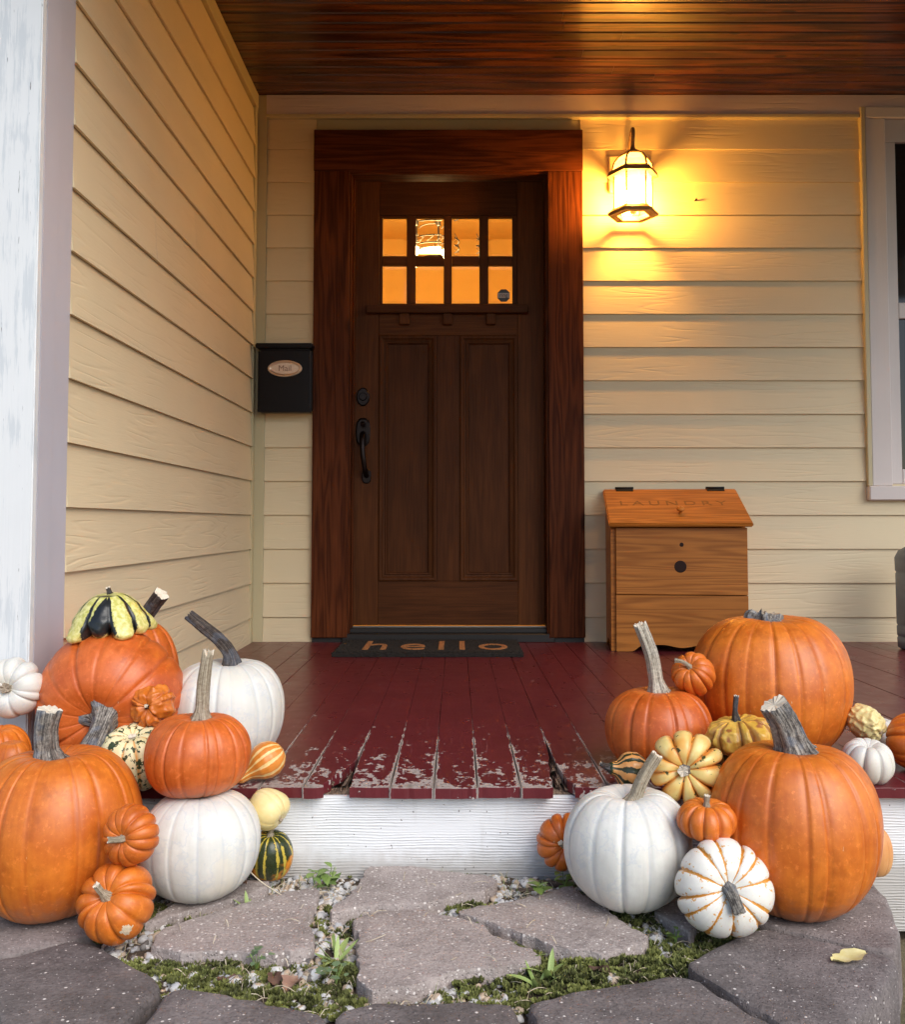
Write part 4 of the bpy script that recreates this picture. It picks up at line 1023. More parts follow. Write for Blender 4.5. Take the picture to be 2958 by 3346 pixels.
# striped pear gourd beside the white pumpkin on the deck
def pear_short(t_):
    r_, z = pear(t_); return (r_, z if z < .2 else .2 + (z - .2) * .62)
def pear(t_):                           # profile: bulb at the bottom, neck towards the top
    P = [(0.02, -1.0), (.45, -.93), (.80, -.70), (.98, -.38), (.97, -.05), (.80, .24), (.55, .46), (.38, .66), (.33, .86), (.30, 1.05), (.20, 1.16), (.02, 1.18)]
    f = t_ * (len(P) - 1); k = min(int(f), len(P) - 2); f -= k
    a, b = P[k], P[k + 1]; f2 = f
    return (a[0] + (b[0] - a[0]) * f2, a[1] + (b[1] - a[1]) * f2)
fruit('gourd', 'orange pear gourd with pale stripes tucked beside the deck white pumpkin', 'gourd', (-.416, .045, .2185), gourd_mesh(.039, .052, 12, .02, .6, prof=pear, seed=14, rowsn=48, wob=.015), m_gourd('striped_pear_rind', (.66, .22, .03), (.74, .28, .05), 12, None, band=(.84, .60, .26), bw_=.36, rough=.34, band_noise=.75), axis=(-.72, -.35, -.45), roll=.5, rz=.0385)
fruit('gourd', 'pale yellow lumpy gourd sitting on the green striped gourd', 'gourd', (-.386, -.045, .139), gourd_mesh(.040, .040, 7, .06, .6, .05, .12, .82, 15, wart=.05, wscale=28, egg=-.12), m_gourd('pale_rind', (.78, .62, .26), (.86, .74, .42), 7, (.62, .42, .14), .2, .25, rough=.4), axis=(-.72, .30, .45), rz=.040, blossom=(-.0385, .004))
fruit('gourd', 'dark green gourd with yellow streaks and an orange belly on the gravel', 'gourd', (-.381, -.034, .042), gourd_mesh(.0445, .050, 12, .03, .6, .1, .08, .80, 16), m_gourd('green_rind', (.020, .032, .012), (.050, .060, .016), 12, None, band=(.52, .40, .06), bw_=.26, band_noise=1.7, bsharp=.12, blotch=(.66, .24, .02), bl=(.50, .56), blscale=13, rough=.28), axis=(.05, -.25, .95), rz=.048,
      stem=st([(0, 0, .043), (.001, 0, .052), (.004, 0, .062)], [.009, .004, .005], base_ridge=.4), stem_mat='tan')
# crown gourd: a skirt of curled fingers round a small base
def crown_mesh():
    n = 9; per = 16; colsn = n * per; rowsn = 44; vs, fs, uvs = [], [], []
    P = [(.02, .86), (.16, .92), (.34, .86), (.52, .68), (.68, .42), (.81, .12), (.93, -.20), (1.0, -.52), (1.04, -.78), (.97, -.98), (.82, -1.02), (.68, -.88), (.60, -.70), (.50, -.72), (.40, -.86), (.22, -.98), (.02, -1.0)]
    for j in range(rowsn + 1):
        f = j / rowsn * (len(P) - 1); k = min(int(f), len(P) - 2); f -= k
        a, b = P[max(k - 1, 0)], P[k]; c, d = P[k + 1], P[min(k + 2, len(P) - 1)]
        cr = lambda i: .5 * (2 * b[i] + (c[i] - a[i]) * f + (2 * a[i] - 5 * b[i] + 4 * c[i] - d[i]) * f * f + (3 * b[i] - a[i] - 3 * c[i] + d[i]) * f ** 3)
        ro, ze = cr(0), cr(1); tt = j / rowsn
        fing = math.exp(-((tt - .56) / .13) ** 2)
        for i in range(colsn):
            s = (i / per) % 1; kk = int(i / per); dd = 1 - abs(s - .5) * 2
            lobe = math.sqrt(max(0, 1 - (1 - dd) ** 2)); L = [1.0, 1.16, .90, 1.20, .82, 1.10, .96, 1.18, .86][kk % 9]
            th = 2 * math.pi * i / colsn + math.pi / 2
            g = 1 - (.07 + .34 * fing) * (1 - lobe); zz = ze
            zz += fing * ((1 - lobe) * .45 - .12 * (L - 1) * 3 * lobe)
            g *= 1 + fing * (L - 1) * .8
            g *= 1 + .05 * mnoise.noise(Vector((5 * math.cos(th) * ro, 5 * math.sin(th) * ro, zz * 3))) + .018 * mnoise.noise(Vector((16 * math.cos(th) * ro, 16 * math.sin(th) * ro, zz * 9)))
            vs.append((0.97 * .088 * ro * g * math.cos(th), .088 * ro * g * math.sin(th), .047 * zz))
    for j in range(rowsn):
        for i in range(colsn):
            i2 = (i + 1) % colsn; fs.append((j * colsn + i, (j + 1) * colsn + i, (j + 1) * colsn + i2, j * colsn + i2))
            uvs += [(i / colsn, j / rowsn), (i / colsn, (j + 1) / rowsn), ((i + 1) / colsn, (j + 1) / rowsn), ((i + 1) / colsn, j / rowsn)]
    me = pyd('rind', vs, fs); ul = me.uv_layers.new(name='UVMap'); ul.data.foreach_set('uv', [c for q in uvs for c in q]); me.shade_smooth(); return me
t = NT('crown_rind'); uv = t.xyz(t.uv()); o = t.obj()
s = t.math('FRACT', t.math('MULTIPLY', uv[0], 9.0)); d = t.math('MULTIPLY', t.math('ABSOLUTE', t.math('SUBTRACT', s, .5)), 2.0)
wob = t.math('MULTIPLY', t.math('SUBTRACT', t.noise(o, 55, 5, .75), .5), .75)
ov = t.xyz(o)
# one broad dark patch on the front, narrow dark lines in the other grooves
px_ = t.math('DIVIDE', t.math('ABSOLUTE', t.math('SUBTRACT', ov[0], .006)), t.math('MULTIPLY_ADD', uv[1], .125, -.016))
frontm = t.step(ov[1], -.01, -.03)
patch = t.math('MULTIPLY', t.math('MULTIPLY', t.math('SUBTRACT', 1.0, t.step(t.math('ADD', px_, wob), .80, .92)), frontm), t.math('SUBTRACT', 1.0, t.step(t.math('ADD', uv[1], t.math('MULTIPLY', wob, .3)), .50, .55)))
line = t.math('MULTIPLY', t.step(t.math('ADD', d, wob), .72, .80), t.step(uv[1], .06, .16))
dk = t.math('MAXIMUM', patch, line)
c = t.mix(t.step(t.noise(o, 110, 4), .35, .7), (.52, .50, .11), (.80, .75, .33))
c = t.mix(t.math('MULTIPLY', t.step(uv[1], .30, .62), .35), c, (.78, .52, .20))
M['crown'] = t.fin(t.mix(dk, c, (.012, .014, .016)), .34, t.bump(t.noise(o, 90, 3), .3, .0016), Coat_Weight=.15)
cm = crown_mesh()
# turn the dark patch's groove to the front
fruit('gourd', 'yellow green crown gourd with black stripes perched on top of tipped pumpkin', 'gourd', (-.774, .12, .531), cm, M['crown'], axis=(-.04, -.10, 1), rz=.052,
      stem=st([(0, .004, .042), (-.002, .004, .050), (-.003, .003, .056)], [.006, .005, .005]), stem_mat='dark')

# ---- right group
fruit('pumpkin', 'largest orange pumpkin on the deck with a stubby broken stem', 'pumpkin', (.752, .286, .343), gourd_mesh(.189, .172, 18, .028, .2, .12, .05, .72, 21), orange(18, 1.02), rz=.165, roll=.1,
      stem=st([(-.01, 0, .140), (-.01, 0, .158), (-.008, 0, .170)], [.060, .042, .036], ridge=.28, base_ridge=.3, jag=.012, k=7), stem_mat='grey', cut=CUTD)
fruit('pumpkin', 'orange pumpkin on the deck with a long pale stem leaning left', 'pumpkin', (.454, .147, .267), gourd_mesh(.122, .096, 16, .034, .3, .16, .08, .70, 22), orange(16, .96, .14), rz=.090,
      stem=st([(.004, 0, .070), (-.004, -.002, .11), (-.015, -.004, .17), (-.040, -.006, .235)], [.030, .0155, .0150, .0140], ridge=.12, jag=.006), stem_mat='pale')
fruit('pumpkin', 'mini orange pumpkin with curled stem balanced beside the largest pumpkin', 'pumpkin', (.535, .150, .391), gourd_mesh(.049, .043, 11, .15, .85, .28, .12, .74, 23), orange(11, 1.0, .06), axis=(-.42, -.66, .55), rz=.046,
      stem=st([(0, 0, .026), (-.002, .003, .040), (-.010, .010, .050), (-.022, .018, .052)], [.008, .0042, .004, .005]), stem_mat='tan')
fruit('squash', 'bumpy yellow and brown ribbed squash with thin upright stem', 'squash', (.584, -.028, .294), gourd_mesh(.071, .036, 11, .20, .85, .2, .2, .75, 24, wart=.10, wscale=70), m_gourd('yellow_brown_rind', (.66, .36, .045), (.86, .60, .13), 11, (.34, .13, .02), .3, .7, blotch=(.36, .13, .04), bl=(.60, .66), blscale=20, band=(.40, .17, .05), bw_=.45, bstr=.6, band_noise=.9, rough=.35, bump=.6), axis=(-.14, -.02, .98), rz=.040,
      stem=st([(0, .01, .026), (.001, .012, .048), (.008, .012, .078)], [.010, .005, .0055]), stem_mat='dark')
fruit('squash', 'cream and orange lobed squash facing out between the two white pumpkins', 'squash', (.452, -.108, .237), gourd_mesh(.074, .050, 10, .24, .9, .32, .2, .74, 25, warp=.15), m_gourd('festival_rind', (.80, .60, .20), (.88, .72, .34), 10, (.72, .24, .02), .55, .95, (.05, .06, .015), .675, 60, blotch=(.78, .36, .05), bl=(.46, .60), blscale=9, rough=.33), axis=(-.27, -.95, .13), roll=.15, rz=.073,
      stem=st([(0, 0, .026), (0, .0, .040), (-.003, .001, .052)], [.013, .0095, .0105], base_ridge=.15), stem_mat='grey')
fruit('gourd', 'small gourd with green stripes and dark neck at the deck edge', 'gourd', (.352, -.008, .2175), gourd_mesh(.0400, .047, 10, .04, .7, prof=pear_short, seed=26, rowsn=48, wob=.015, wart=.03, wscale=60), m_gourd('green_striped_rind', (.76, .34, .10), (.82, .48, .19), 10, None, band=(.035, .045, .02), bw_=.46, band_noise=1.3, pole=((.03, .05, .02), .72, .80), rough=.32), axis=(-.97, -.12, .18), roll=.3, rz=.0365,
      stem=st([(0, 0, .034), (.002, 0, .046), (.006, 0, .056)], [.009, .006, .004]), stem_mat='dark')
fruit('pumpkin', 'huge orange pumpkin at the lower right with thick dark stem leaning left', 'pumpkin', (.636, -.178, .148), gourd_mesh(.155, .157, 18, .028, .2, .16, .06, .72, 27), orange(18, 1.0), rz=.148, roll=.12,
      stem=st([(.004, -.01, .128), (-.006, -.012, .160), (-.020, -.014, .197), (-.042, -.016, .232)], [.044, .030, .026, .025], ridge=.13), stem_mat='grey')
fruit('pumpkin', 'white pumpkin on the ground at the right with striped stem leaning right', 'pumpkin', (.327, -.160, .103), gourd_mesh(.122, .109, 13, .038, .4, .20, .07, .70, 28, wob=.04), white(13), rz=.103,
      stem=st([(.010, -.005, .074), (.016, -.008, .098), (.030, -.012, .134), (.056, -.014, .176)], [.026, .0125, .0115, .0110], ridge=.10), stem_mat='tan')
fruit('pumpkin', 'mini orange pumpkin half hidden left of the right ground white pumpkin', 'pumpkin', (.222, -.032, .068), gourd_mesh(.058, .042, 12, .16, .85, .28, .12, .74, 29), orange(12, .97, .08), axis=(-.12, -.97, .05), rz=.058,
      stem=st([(0, 0, .024), (-.002, .003, .036), (-.008, .012, .046)], [.009, .005, .0055]), stem_mat='pale')
fruit('pumpkin', 'mini flat orange pumpkin wedged above the orange striped white squash', 'pumpkin', (.453, -.255, .182), gourd_mesh(.054, .034, 11, .16, .85, .3, .12, .70, 30), orange(11, 1.0, .04), axis=(0, -.06, 1), rz=.032,
      stem=st([(0, 0, .020), (0, 0, .032), (.001, 0, .044)], [.008, .0048, .0055]), stem_mat='tan')
fruit('pumpkin', 'white mini pumpkin with orange stripes and grey stem facing out, lowest on right', 'pumpkin', (.464, -.315, .084), gourd_mesh(.083, .056, 12, .10, .8, .25, .15, .74, 31), m_gourd('orange_striped_white', (.76, .73, .66), (.88, .85, .78), 12, None, band=(.66, .27, .03), bw_=.17, band_noise=.62, bsharp=.05, speck=(.70, .38, .12), sdens=.665, sscale=120, rough=.36), axis=(-.02, -.94, .30), roll=.12, rz=.081,
      stem=st([(0, 0, .034), (0, -.002, .048), (.001, -.018, .060), (.003, -.036, .064)], [.017, .0105, .0098, .0105], base_ridge=.6), stem_mat='grey')
fruit('gourd', 'pale yellow warty gourd right of the largest pumpkin', 'gourd', (.930, .170, .279), gourd_mesh(.036, .043, 9, .05, .6, .05, .1, .80, 32, wart=.16, wscale=110), m_gourd('pale_warty_rind', (.72, .60, .26), (.82, .74, .42), 9, (.60, .46, .16), .2, .3, rough=.4), axis=(-.45, .80, .35), rz=.041, blossom=(-.0405, .005))
fruit('pumpkin', 'mini white pumpkin on the deck edge right of the huge front pumpkin', 'pumpkin', (.880, .050, .2225), gourd_mesh(.054, .044, 10, .15, .8, .3, .12, .70, 33), white(10), axis=(0, -.22, 1), rz=.042)
fruit('pumpkin', 'second mini white pumpkin mostly hidden behind the warty gourd', 'pumpkin', (1.005, .27, .2235), gourd_mesh(.050, .045, 10, .12, .8, .25, .12, .70, 34), white(10), rz=.043)
fruit('pumpkin', 'orange ribbed pumpkin cut off by the right edge', 'pumpkin', (1.022, .135, .244), gourd_mesh(.064, .056, 12, .12, .8, .25, .12, .74, 35), orange(12, 1.0, .04), axis=(.75, -.62, .1), rz=.063)
fruit('gourd', 'peach gourd peeking out right of the huge front pumpkin', 'gourd', (.852, -.035, .050), gourd_mesh(.036, .052, 9, .04, .5, .1, .1, .80, 36), m_gourd('peach_rind', (.68, .30, .10), (.78, .42, .18), 9, (.5, .2, .06), .2, .3), rz=.051)
fruit('gourd', 'dark mottled gourd in the shadow under the bumpy yellow squash', 'gourd', (.556, .010, .2155), gourd_mesh(.043, .037, 9, .06, .6, .1, .1, .78, 37), m_gourd('dark_mottled_rind', (.05, .05, .02), (.16, .10, .03), 9, None, band=(.42, .22, .05), bw_=.3, band_noise=.9), rz=.0355)

# ------------------------------------------------------------------ raised stone landing in front of the step
LIFT = .012                              # height of the landing above the datum
land = empty('stone_landing', (0, -.3, -.15), label='raised round landing of broken flagstones inside a ring of dark paving blocks', cat='landing', kind='structure')
FLAGS = [
    [(-.525, -.338), (-.526, -.286), (-.452, -.207), (-.394, -.157), (-.340, -.110), (-.273, -.090), (-.267, -.134), (-.272, -.245), (-.249, -.306), (-.242, -.353), (-.328, -.376), (-.390, -.362), (-.450, -.374), (-.483, -.362)],
    [(-.192, .012), (-.130, .020), (-.065, .003), (.061, -.031), (.082, -.052), (.077, -.083), (.054, -.117), (-.032, -.157), (-.056, -.172), (-.105, -.179), (-.162, -.181), (-.197, -.196), (-.231, -.220), (-.234, -.198), (-.210, -.134), (-.188, -.052)],
    [(-.190, -.232), (-.184, -.224), (-.149, -.207), (-.070, -.192), (-.050, -.211), (-.006, -.228), (.050, -.258), (.059, -.296), (.144, -.381), (.140, -.395), (.068, -.424), (.002, -.431), (-.062, -.476), (-.108, -.494), (-.139, -.494), (-.157, -.457), (-.171, -.330), (-.174, -.284), (-.183, -.274)],
    [(-.002, -.211), (.041, -.180), (.118, -.160), (.167, -.117), (.227, -.080), (.256, -.153), (.277, -.171), (.285, -.218), (.333, -.313), (.326, -.334), (.249, -.376), (.214, -.365), (.162, -.345), (.111, -.298), (.058, -.250)],
    [(.369, -.191), (.412, -.146), (.446, -.162), (.435, -.245), (.412, -.290)],
    [(-.562, -.235), (-.525, -.127), (-.446, -.044), (-.374, -.060), (-.382, -.102), (-.452, -.166), (-.527, -.226), (-.561, -.255)],
    [(.26, -.06), (.40, -.05), (.42, -.11), (.34, -.14), (.28, -.12)],
]
def stone(name, pts, z0, z1, mat, bev, seed, sub=.016, jit=.0022, chunky=.004):
    """stone slab: outline roughened, rim worn round, top gently uneven"""
    r2 = random.Random(seed)
    a = sum(p[0] * q[1] - q[0] * p[1] for p, q in zip(pts, pts[1:] + pts[:1]))
    if a < 0: pts = pts[::-1]
    out = []
    for p, q in zip(pts, pts[1:] + pts[:1]):
        k = max(1, int(math.dist(p, q) / sub))
        for i in range(k):
            f = i / k; x = p[0] + (q[0] - p[0]) * f; y = p[1] + (q[1] - p[1]) * f
            out.append((x, y))
    n = len(out); out = [((out[i - 1][0] + out[i][0] * 2 + out[(i + 1) % n][0]) / 4, (out[i - 1][1] + out[i][1] * 2 + out[(i + 1) % n][1]) / 4) for i in range(n)]
    out = [(x + jit * 2 * mnoise.noise(Vector((x * 60, y * 60, seed))) + r2.uniform(-jit, jit) * .5, y + jit * 2 * mnoise.noise(Vector((x * 60, y * 60, seed + 9))) + r2.uniform(-jit, jit) * .5) for x, y in out]
    def inset(d):
        r = []
        for i in range(n):
            p0, p1, p2 = Vector(out[i - 1]), Vector(out[i]), Vector(out[(i + 1) % n]); e = p2 - p0
            nn = Vector((-e.y, e.x)); nn = nn.normalized() if nn.length > 1e-9 else nn
            r.append((p1.x + nn.x * d, p1.y + nn.y * d))
        return r
    vs = []
    for d, z in ((chunky * .4, z0), (-chunky * .2, z0 + (z1 - z0) * .35), (0, z1 - bev * 1.1), (bev * .30, z1 - bev * .38), (bev * .9, z1 - bev * .05)):
        for x, y in inset(d):
            w_ = chunky * .5 * mnoise.noise(Vector((x * 45, y * 45, z * 60 + seed)))
            top = .0022 * mnoise.noise(Vector((x * 14, y * 14, seed * 3.3))) if d > 0 and z > z0 + .01 else 0
            vs.append((x + w_, y + w_, z + top))
    fs = [(r_ * n + i, r_ * n + (i + 1) % n, (r_ + 1) * n + (i + 1) % n, (r_ + 1) * n + i) for r_ in range(4) for i in range(n)]
    bm = bmesh.new(); V = [bm.verts.new(v) for v in vs]
    for f in fs: bm.faces.new([V[i] for i in f])
    cap = bm.faces.new(V[4 * n:5 * n])
    tri = bmesh.ops.triangulate(bm, faces=[cap])
    for _ in range(2):
        es = list({e for f in tri['faces'] if f.is_valid for e in f.edges if e.calc_length() > .02}) if _ == 0 else []
        if es: bmesh.ops.subdivide_edges(bm, edges=es, cuts=3, use_grid_fill=True)
    for v in bm.verts:
        if v.co.z > z1 - bev * .2: v.co.z = z1 + .0022 * mnoise.noise(Vector((v.co.x * 14, v.co.y * 14, seed * 3.3))) - bev * .05
    bmesh.ops.recalc_face_normals(bm, faces=bm.faces[:])
    me = bpy.data.meshes.new(name); bm.to_mesh(me); bm.free()
    o = link(name, me, mat, land)
    me.shade_smooth(); me.set_sharp_from_angle(angle=R(34))
    return o
for i, f in enumerate(FLAGS): stone('flagstone', f, -.075, [0, .002, -.001, .001, -.002, -.001, -.001][i], M['flag'], .0024, 40 + i, sub=.008, jit=.0034)
def arc(r_, a0, a1, k): return [(r_ * math.sin(R(a0 + (a1 - a0) * i / k)), -r_ * math.cos(R(a0 + (a1 - a0) * i / k)) + .03) for i in range(k + 1)]
# ring blocks; angle 0 points at the viewer, positive to the right
BL = [
    ('paver_lt', [(-.652, -.313), (-.615, -.22), (-.585, -.10), (-.580, .018)] + [(-.905, .018)] + arc(.905, -88, -62, 5)),
    ('paver', [(-.655, -.322), (-.596, -.356), (-.558, -.390), (-.458, -.474)] + arc(.905, -33.5, -60.5, 5)),
    ('paver', [(-.446, -.490), (-.388, -.496), (-.304, -.524), (-.231, -.552), (-.192, -.562)] + arc(.87, -12.5, -32, 4)),
    ('paver', [(-.178, -.553), (-.120, -.533), (-.01, -.528), (.086, -.531)] + arc(.86, 9, -11.5, 4)),
    ('paver', [(.102, -.534), (.191, -.500), (.300, -.462), (.372, -.447)] + arc(.855, 35, 10.2, 4)),
    ('paver', [(.384, -.446), (.360, -.424), (.467, -.321), (.545, -.276)] + arc(.845, 60, 36.2, 5)),
    ('paver_lt', [(.555, -.265), (.520, -.18), (.490, -.08), (.488, .018)] + [(.838, .018)] + arc(.845, 90, 61.2, 5)),
]
for i, (m_, p) in enumerate(BL): stone('paving_block', p, -.14, [.0, .003, .004, .002, .004, .003, .0][i], M[m_], .012, 60 + i, sub=.022, jit=.003, chunky=.010)

def inpoly(x, y, P):
    c = False; n = len(P)
    for i in range(n):
        (x1, y1), (x2, y2) = P[i], P[(i + 1) % n]
        if (y1 > y) != (y2 > y) and x < (x2 - x1) * (y - y1) / (y2 - y1) + x1: c = not c
    return c
INNER = [(-.58, .022), (-.585, -.10), (-.615, -.22), (-.655, -.318), (-.558, -.388), (-.445, -.485), (-.304, -.522), (-.185, -.558), (-.12, -.532), (.09, -.529), (.191, -.498), (.365, -.438), (.467, -.32), (.548, -.272), (.520, -.18), (.490, -.08), (.488, .022)]
STONES = FLAGS
def free(x, y): return inpoly(x, y, INNER) and not any(inpoly(x, y, P) for P in STONES)
def soilz(x, y): return -.026 + .008 * mnoise.noise(Vector((x * 12, y * 12, 1.5))) + .004 * mnoise.noise(Vector((x * 50, y * 50, 7)))
# soil bed
vs, fs = [], []; NX, NY = 120, 64
for j in range(NY + 1):
    for i in range(NX + 1):
        x = -.68 + 1.28 * i / NX; y = -.58 + .60 * j / NY
        vs.append((x, y, soilz(x, y) if -.6 < x < .56 else -.05))
for j in range(NY):
    for i in range(NX):
        x, y, _ = vs[j * (NX + 1) + i]
        if inpoly(x, y, [(a * 1.03, b * 1.03 if b < 0 else b) for a, b in INNER]):
            fs.append((j * (NX + 1) + i, j * (NX + 1) + i + 1, (j + 1) * (NX + 1) + i + 1, (j + 1) * (NX + 1) + i))
me = pyd('soil_bed', vs, fs); me.shade_smooth()
tag(link('soil_bed', me, M['soil']), 'dark soil in the joints between the flagstones', 'soil', kind='structure')
# moss or gravel: patches decided by a noise field, more moss towards the viewer
def mossy(x, y): return mnoise.noise(Vector((x * 7 + 3.3, y * 7, 2.1))) * .55 + (.22 if y < -.36 else (-.16 if y > -.12 else .05)) + (.10 if x > .1 and y < -.25 else 0)
r2 = random.Random(11)
def tuft(vs, fs, x, y, z, s):
    b = len(vs); k = r2.randint(6, 8); a0 = r2.uniform(0, 6.28); up = s * r2.uniform(.6, 1.15)
    for i in range(k):
        a = a0 + 6.283 * i / k; el = r2.uniform(.25, 1.0)
        ca, sa = math.cos(a), math.sin(a); L = s * r2.uniform(.6, 1.0); w_ = s * .30
        bx, by = x + ca * s * .12, y + sa * s * .12
        tip = (x + ca * L * (1 - .55 * el), y + sa * L * (1 - .55 * el), z + up * (.35 + .75 * el))
        midp = (x + ca * L * .6, y + sa * L * .6, z + up * .42 * (.5 + el))
        q = len(vs)
        vs.extend([(bx, by, z), (midp[0] - sa * w_, midp[1] + ca * w_, midp[2]), tip, (midp[0] + sa * w_, midp[1] - ca * w_, midp[2])]); fs.append((q, q + 1, q + 2, q + 3))
mv, mf = [], []; cnt = 0
for i in range(60000):
    x = r2.uniform(-.66, .56); y = r2.uniform(-.56, .02)
    if not free(x, y): continue
    m_ = mossy(x, y) + r2.uniform(-.10, .10)
    if m_ < .06 or mnoise.noise(Vector((x * 38, y * 38, 4))) < -.22: continue
    tuft(mv, mf, x, y, soilz(x, y) + min(.012, .03 * m_) * r2.random() , r2.uniform(.006, .0130)); cnt += 1
    if cnt > 3600: break
tag(link('moss', pyd('moss', mv, mf), M['moss']), 'low green moss filling the joints between the flagstones', 'moss', kind='stuff')
# pebbles
def pebble_verts(s, seed):
    bm = bmesh.new(); bmesh.ops.create_icosphere(bm, subdivisions=2, radius=1)
    sx, sy, sz = s * random.Random(seed).uniform(.8, 1.3), s * random.Random(seed + 1).uniform(.7, 1.1), s * random.Random(seed + 2).uniform(.45, .75)
    for v in bm.verts:
        q = 1 + .28 * mnoise.noise(v.co * 1.3 + Vector((seed, 0, seed * .3))); v.co = Vector((v.co.x * sx * q, v.co.y * sy * q, v.co.z * sz * q))
    V = [v.co.copy() for v in bm.verts]; F = [tuple(v.index for v in f.verts) for f in bm.faces]; bm.free(); return V, F
PB = [pebble_verts(1, 10 + i) for i in range(12)]
def scatter(name, where, num, smin, smax, zf, label, tries=60000):
    gv, gf = [], []; c = 0
    for i in range(tries):
        x, y = where(r2)
        if x is None: continue
        s = smin + (smax - smin) * r2.random() ** 2.2
        V, F = PB[r2.randrange(12)]; b = len(gv)
        rot = Quaternion((0, 0, 1), r2.uniform(0, 6.28)) @ Quaternion((1, 0, 0), r2.uniform(-.5, .5))
        o_ = Vector((x, y, zf(x, y) + s * .25))
        gv.extend([rot @ (v * s) + o_ for v in V]); gf.extend([tuple(b + k for k in f) for f in F]); c += 1
        if c >= num: break
    me = pyd(name, gv, gf); me.shade_smooth()
    return tag(link(name, me, M['gravel']), label, 'gravel', kind='stuff')
def joint(rr_):
    x = rr_.uniform(-.62, .54); y = rr_.uniform(-.54, .015)
    return (x, y) if free(x, y) and mossy(x, y) + rr_.uniform(-.1, .1) < .22 else (None, None)
scatter('gravel', joint, 2700, .003, .0115, soilz, 'pale gravel scattered in the joints between the flagstones')
def yard(rr_):
    x = rr_.uniform(.72, 1.15); y = rr_.uniform(-.60, -.02)
    return (x, y) if math.hypot(x, y - .03) > .87 and (y < -.20 + .1 * mnoise.noise(Vector((x * 9, y * 9, 0)))) else (None, None)
scatter('gravel', yard, 500, .006, .016, lambda x, y: -.150, 'loose pale gravel on the earth right of the landing')
# a few larger whitish stones in the joints
BIGP = [(-.355, -.432, .017), (-.318, -.445, .014), (-.335, -.410, .012), (-.236, -.395, .018), (-.205, -.420, .014), (.150, -.020, .019), (.118, -.030, .012), (.355, -.268, .016), (.388, -.318, .013), (.250, -.425, .016), (.205, -.405, .012), (-.205, -.270, .012), (-.235, -.300, .011), (.425, -.335, .014), (.19, -.07, .012), (-.290, -.040, .014)]
PLAB = ['largest pebble of the white cluster in front of the left flagstone', 'pebble at the right of the white cluster before the left flagstone', 'smallest pebble of the white cluster before the left flagstone', 'big pebble in the joint left of the central flagstone, near its front',
        'pebble touching the lower left side of the central flagstone', 'big grey pebble by the riser right of the rear flagstone', 'small pebble by the riser next to the big grey one', 'pebble at the right tip of the right flagstone',
        'pebble just left of the orange striped white pumpkin', 'pebble in the moss before the right flagstone', 'smaller pebble in the moss between central and right flagstones', 'pebble between the left and rear flagstones',
        'pebble at the right corner of the left flagstone', 'pebble under the front of the orange striped white pumpkin', 'pebble behind the right flagstone near the bark strips', 'pebble on the gravel right of the green gourd']
for i, (x, y, s) in enumerate(BIGP):
    V, F = pebble_verts(s, 90 + i); me = pyd('pebble', V, F); me.shade_smooth()
    o = link('pebble', me, M['gravel'], None, (x, y, soilz(x, y) + s * .35)); o.rotation_euler[2] = i * 1.3
    tag(o, PLAB[i], 'pebble', 'larger pebbles in the joints')

# ------------------------------------------------------------------ weeds, straw and fallen leaves
def leaf_mesh(L, w_, bend, fold=.25, n=6, shape=0):
    vs, fs = [], []
    for i in range(n + 1):
        f = i / n; ww = w_ * (math.sin(math.pi * min(1, f * .97 + .03)) ** (.8 if shape else .6)) * (1 - .3 * f)
        z = bend * L * f * f; y = L * f * (1 - .15 * abs(bend) * f)
        vs += [(-ww, y, z + fold * ww), (0, y, z), (ww, y, z + fold * ww)]
    for i in range(n):
        for j in range(2): fs.append((i * 3 + j, i * 3 + j + 1, i * 3 + j + 4, i * 3 + j + 3))
    me = pyd('leaf', vs, fs); me.shade_smooth(); return me
BLADE = [leaf_mesh(1, .115, b) for b in (-.5, -.25, .1)]; OVAL = [leaf_mesh(1, .32, b, .18, 6, 1) for b in (-.35, -.1)]
for me in BLADE: me.materials.append(M['grassb'])
for me in OVAL: me.materials.append(M['leaf'])
CLOV = leaf_mesh(1, .48, -.15, .1, 5, 1); CLOV.materials.append(M['clover'])
def weed(x, y, z, label, kind, k, size, seed, cat='weed', group=None):
    r3 = random.Random(seed); root = empty('weed', (x, y, z), label=label, cat=cat, group=group)
    for i in range(k):
        a = 6.283 * i / k + r3.uniform(-.4, .4); s = size * r3.uniform(.6, 1.1)
        me = r3.choice(BLADE) if kind == 'grass' else (CLOV if kind == 'clover' else r3.choice(OVAL))
        o = bpy.data.objects.new('leaf', me); COL.objects.link(o); o.parent = root
        if kind == 'grass':
            o.rotation_euler = (r3.uniform(.25, 1.0), r3.uniform(-.4, .4), a); o.scale = (s, s, s)
        elif kind == 'rosette':
            h = r3.uniform(.15, .9) * size; o.location = (.15 * size * math.cos(a), .15 * size * math.sin(a), h)
            o.rotation_euler = (r3.uniform(-.1, .7), 0, a); o.scale = (s * .62, s * .62, s * .62)
        else:
            h = r3.uniform(.5, 1.0) * size; px_, py_ = r3.uniform(-.5, .5) * size, r3.uniform(-.5, .5) * size
            o.location = (px_, py_, h); o.rotation_euler = (r3.uniform(-.1, .4), 0, a); o.scale = (s * .36,) * 3
    if kind != 'grass':
        for i in range(4):
            a = r3.uniform(0, 6.28); link('stalk', tube_mesh('stalk', [(0, 0, 0), (.1 * size * math.cos(a), .1 * size * math.sin(a), size * .4), (.28 * size * math.cos(a), .28 * size * math.sin(a), size * .8)], [.0011, .0007], sides=5, n=2, capmat=0), M['leaf'], root, lp=True)
    return root
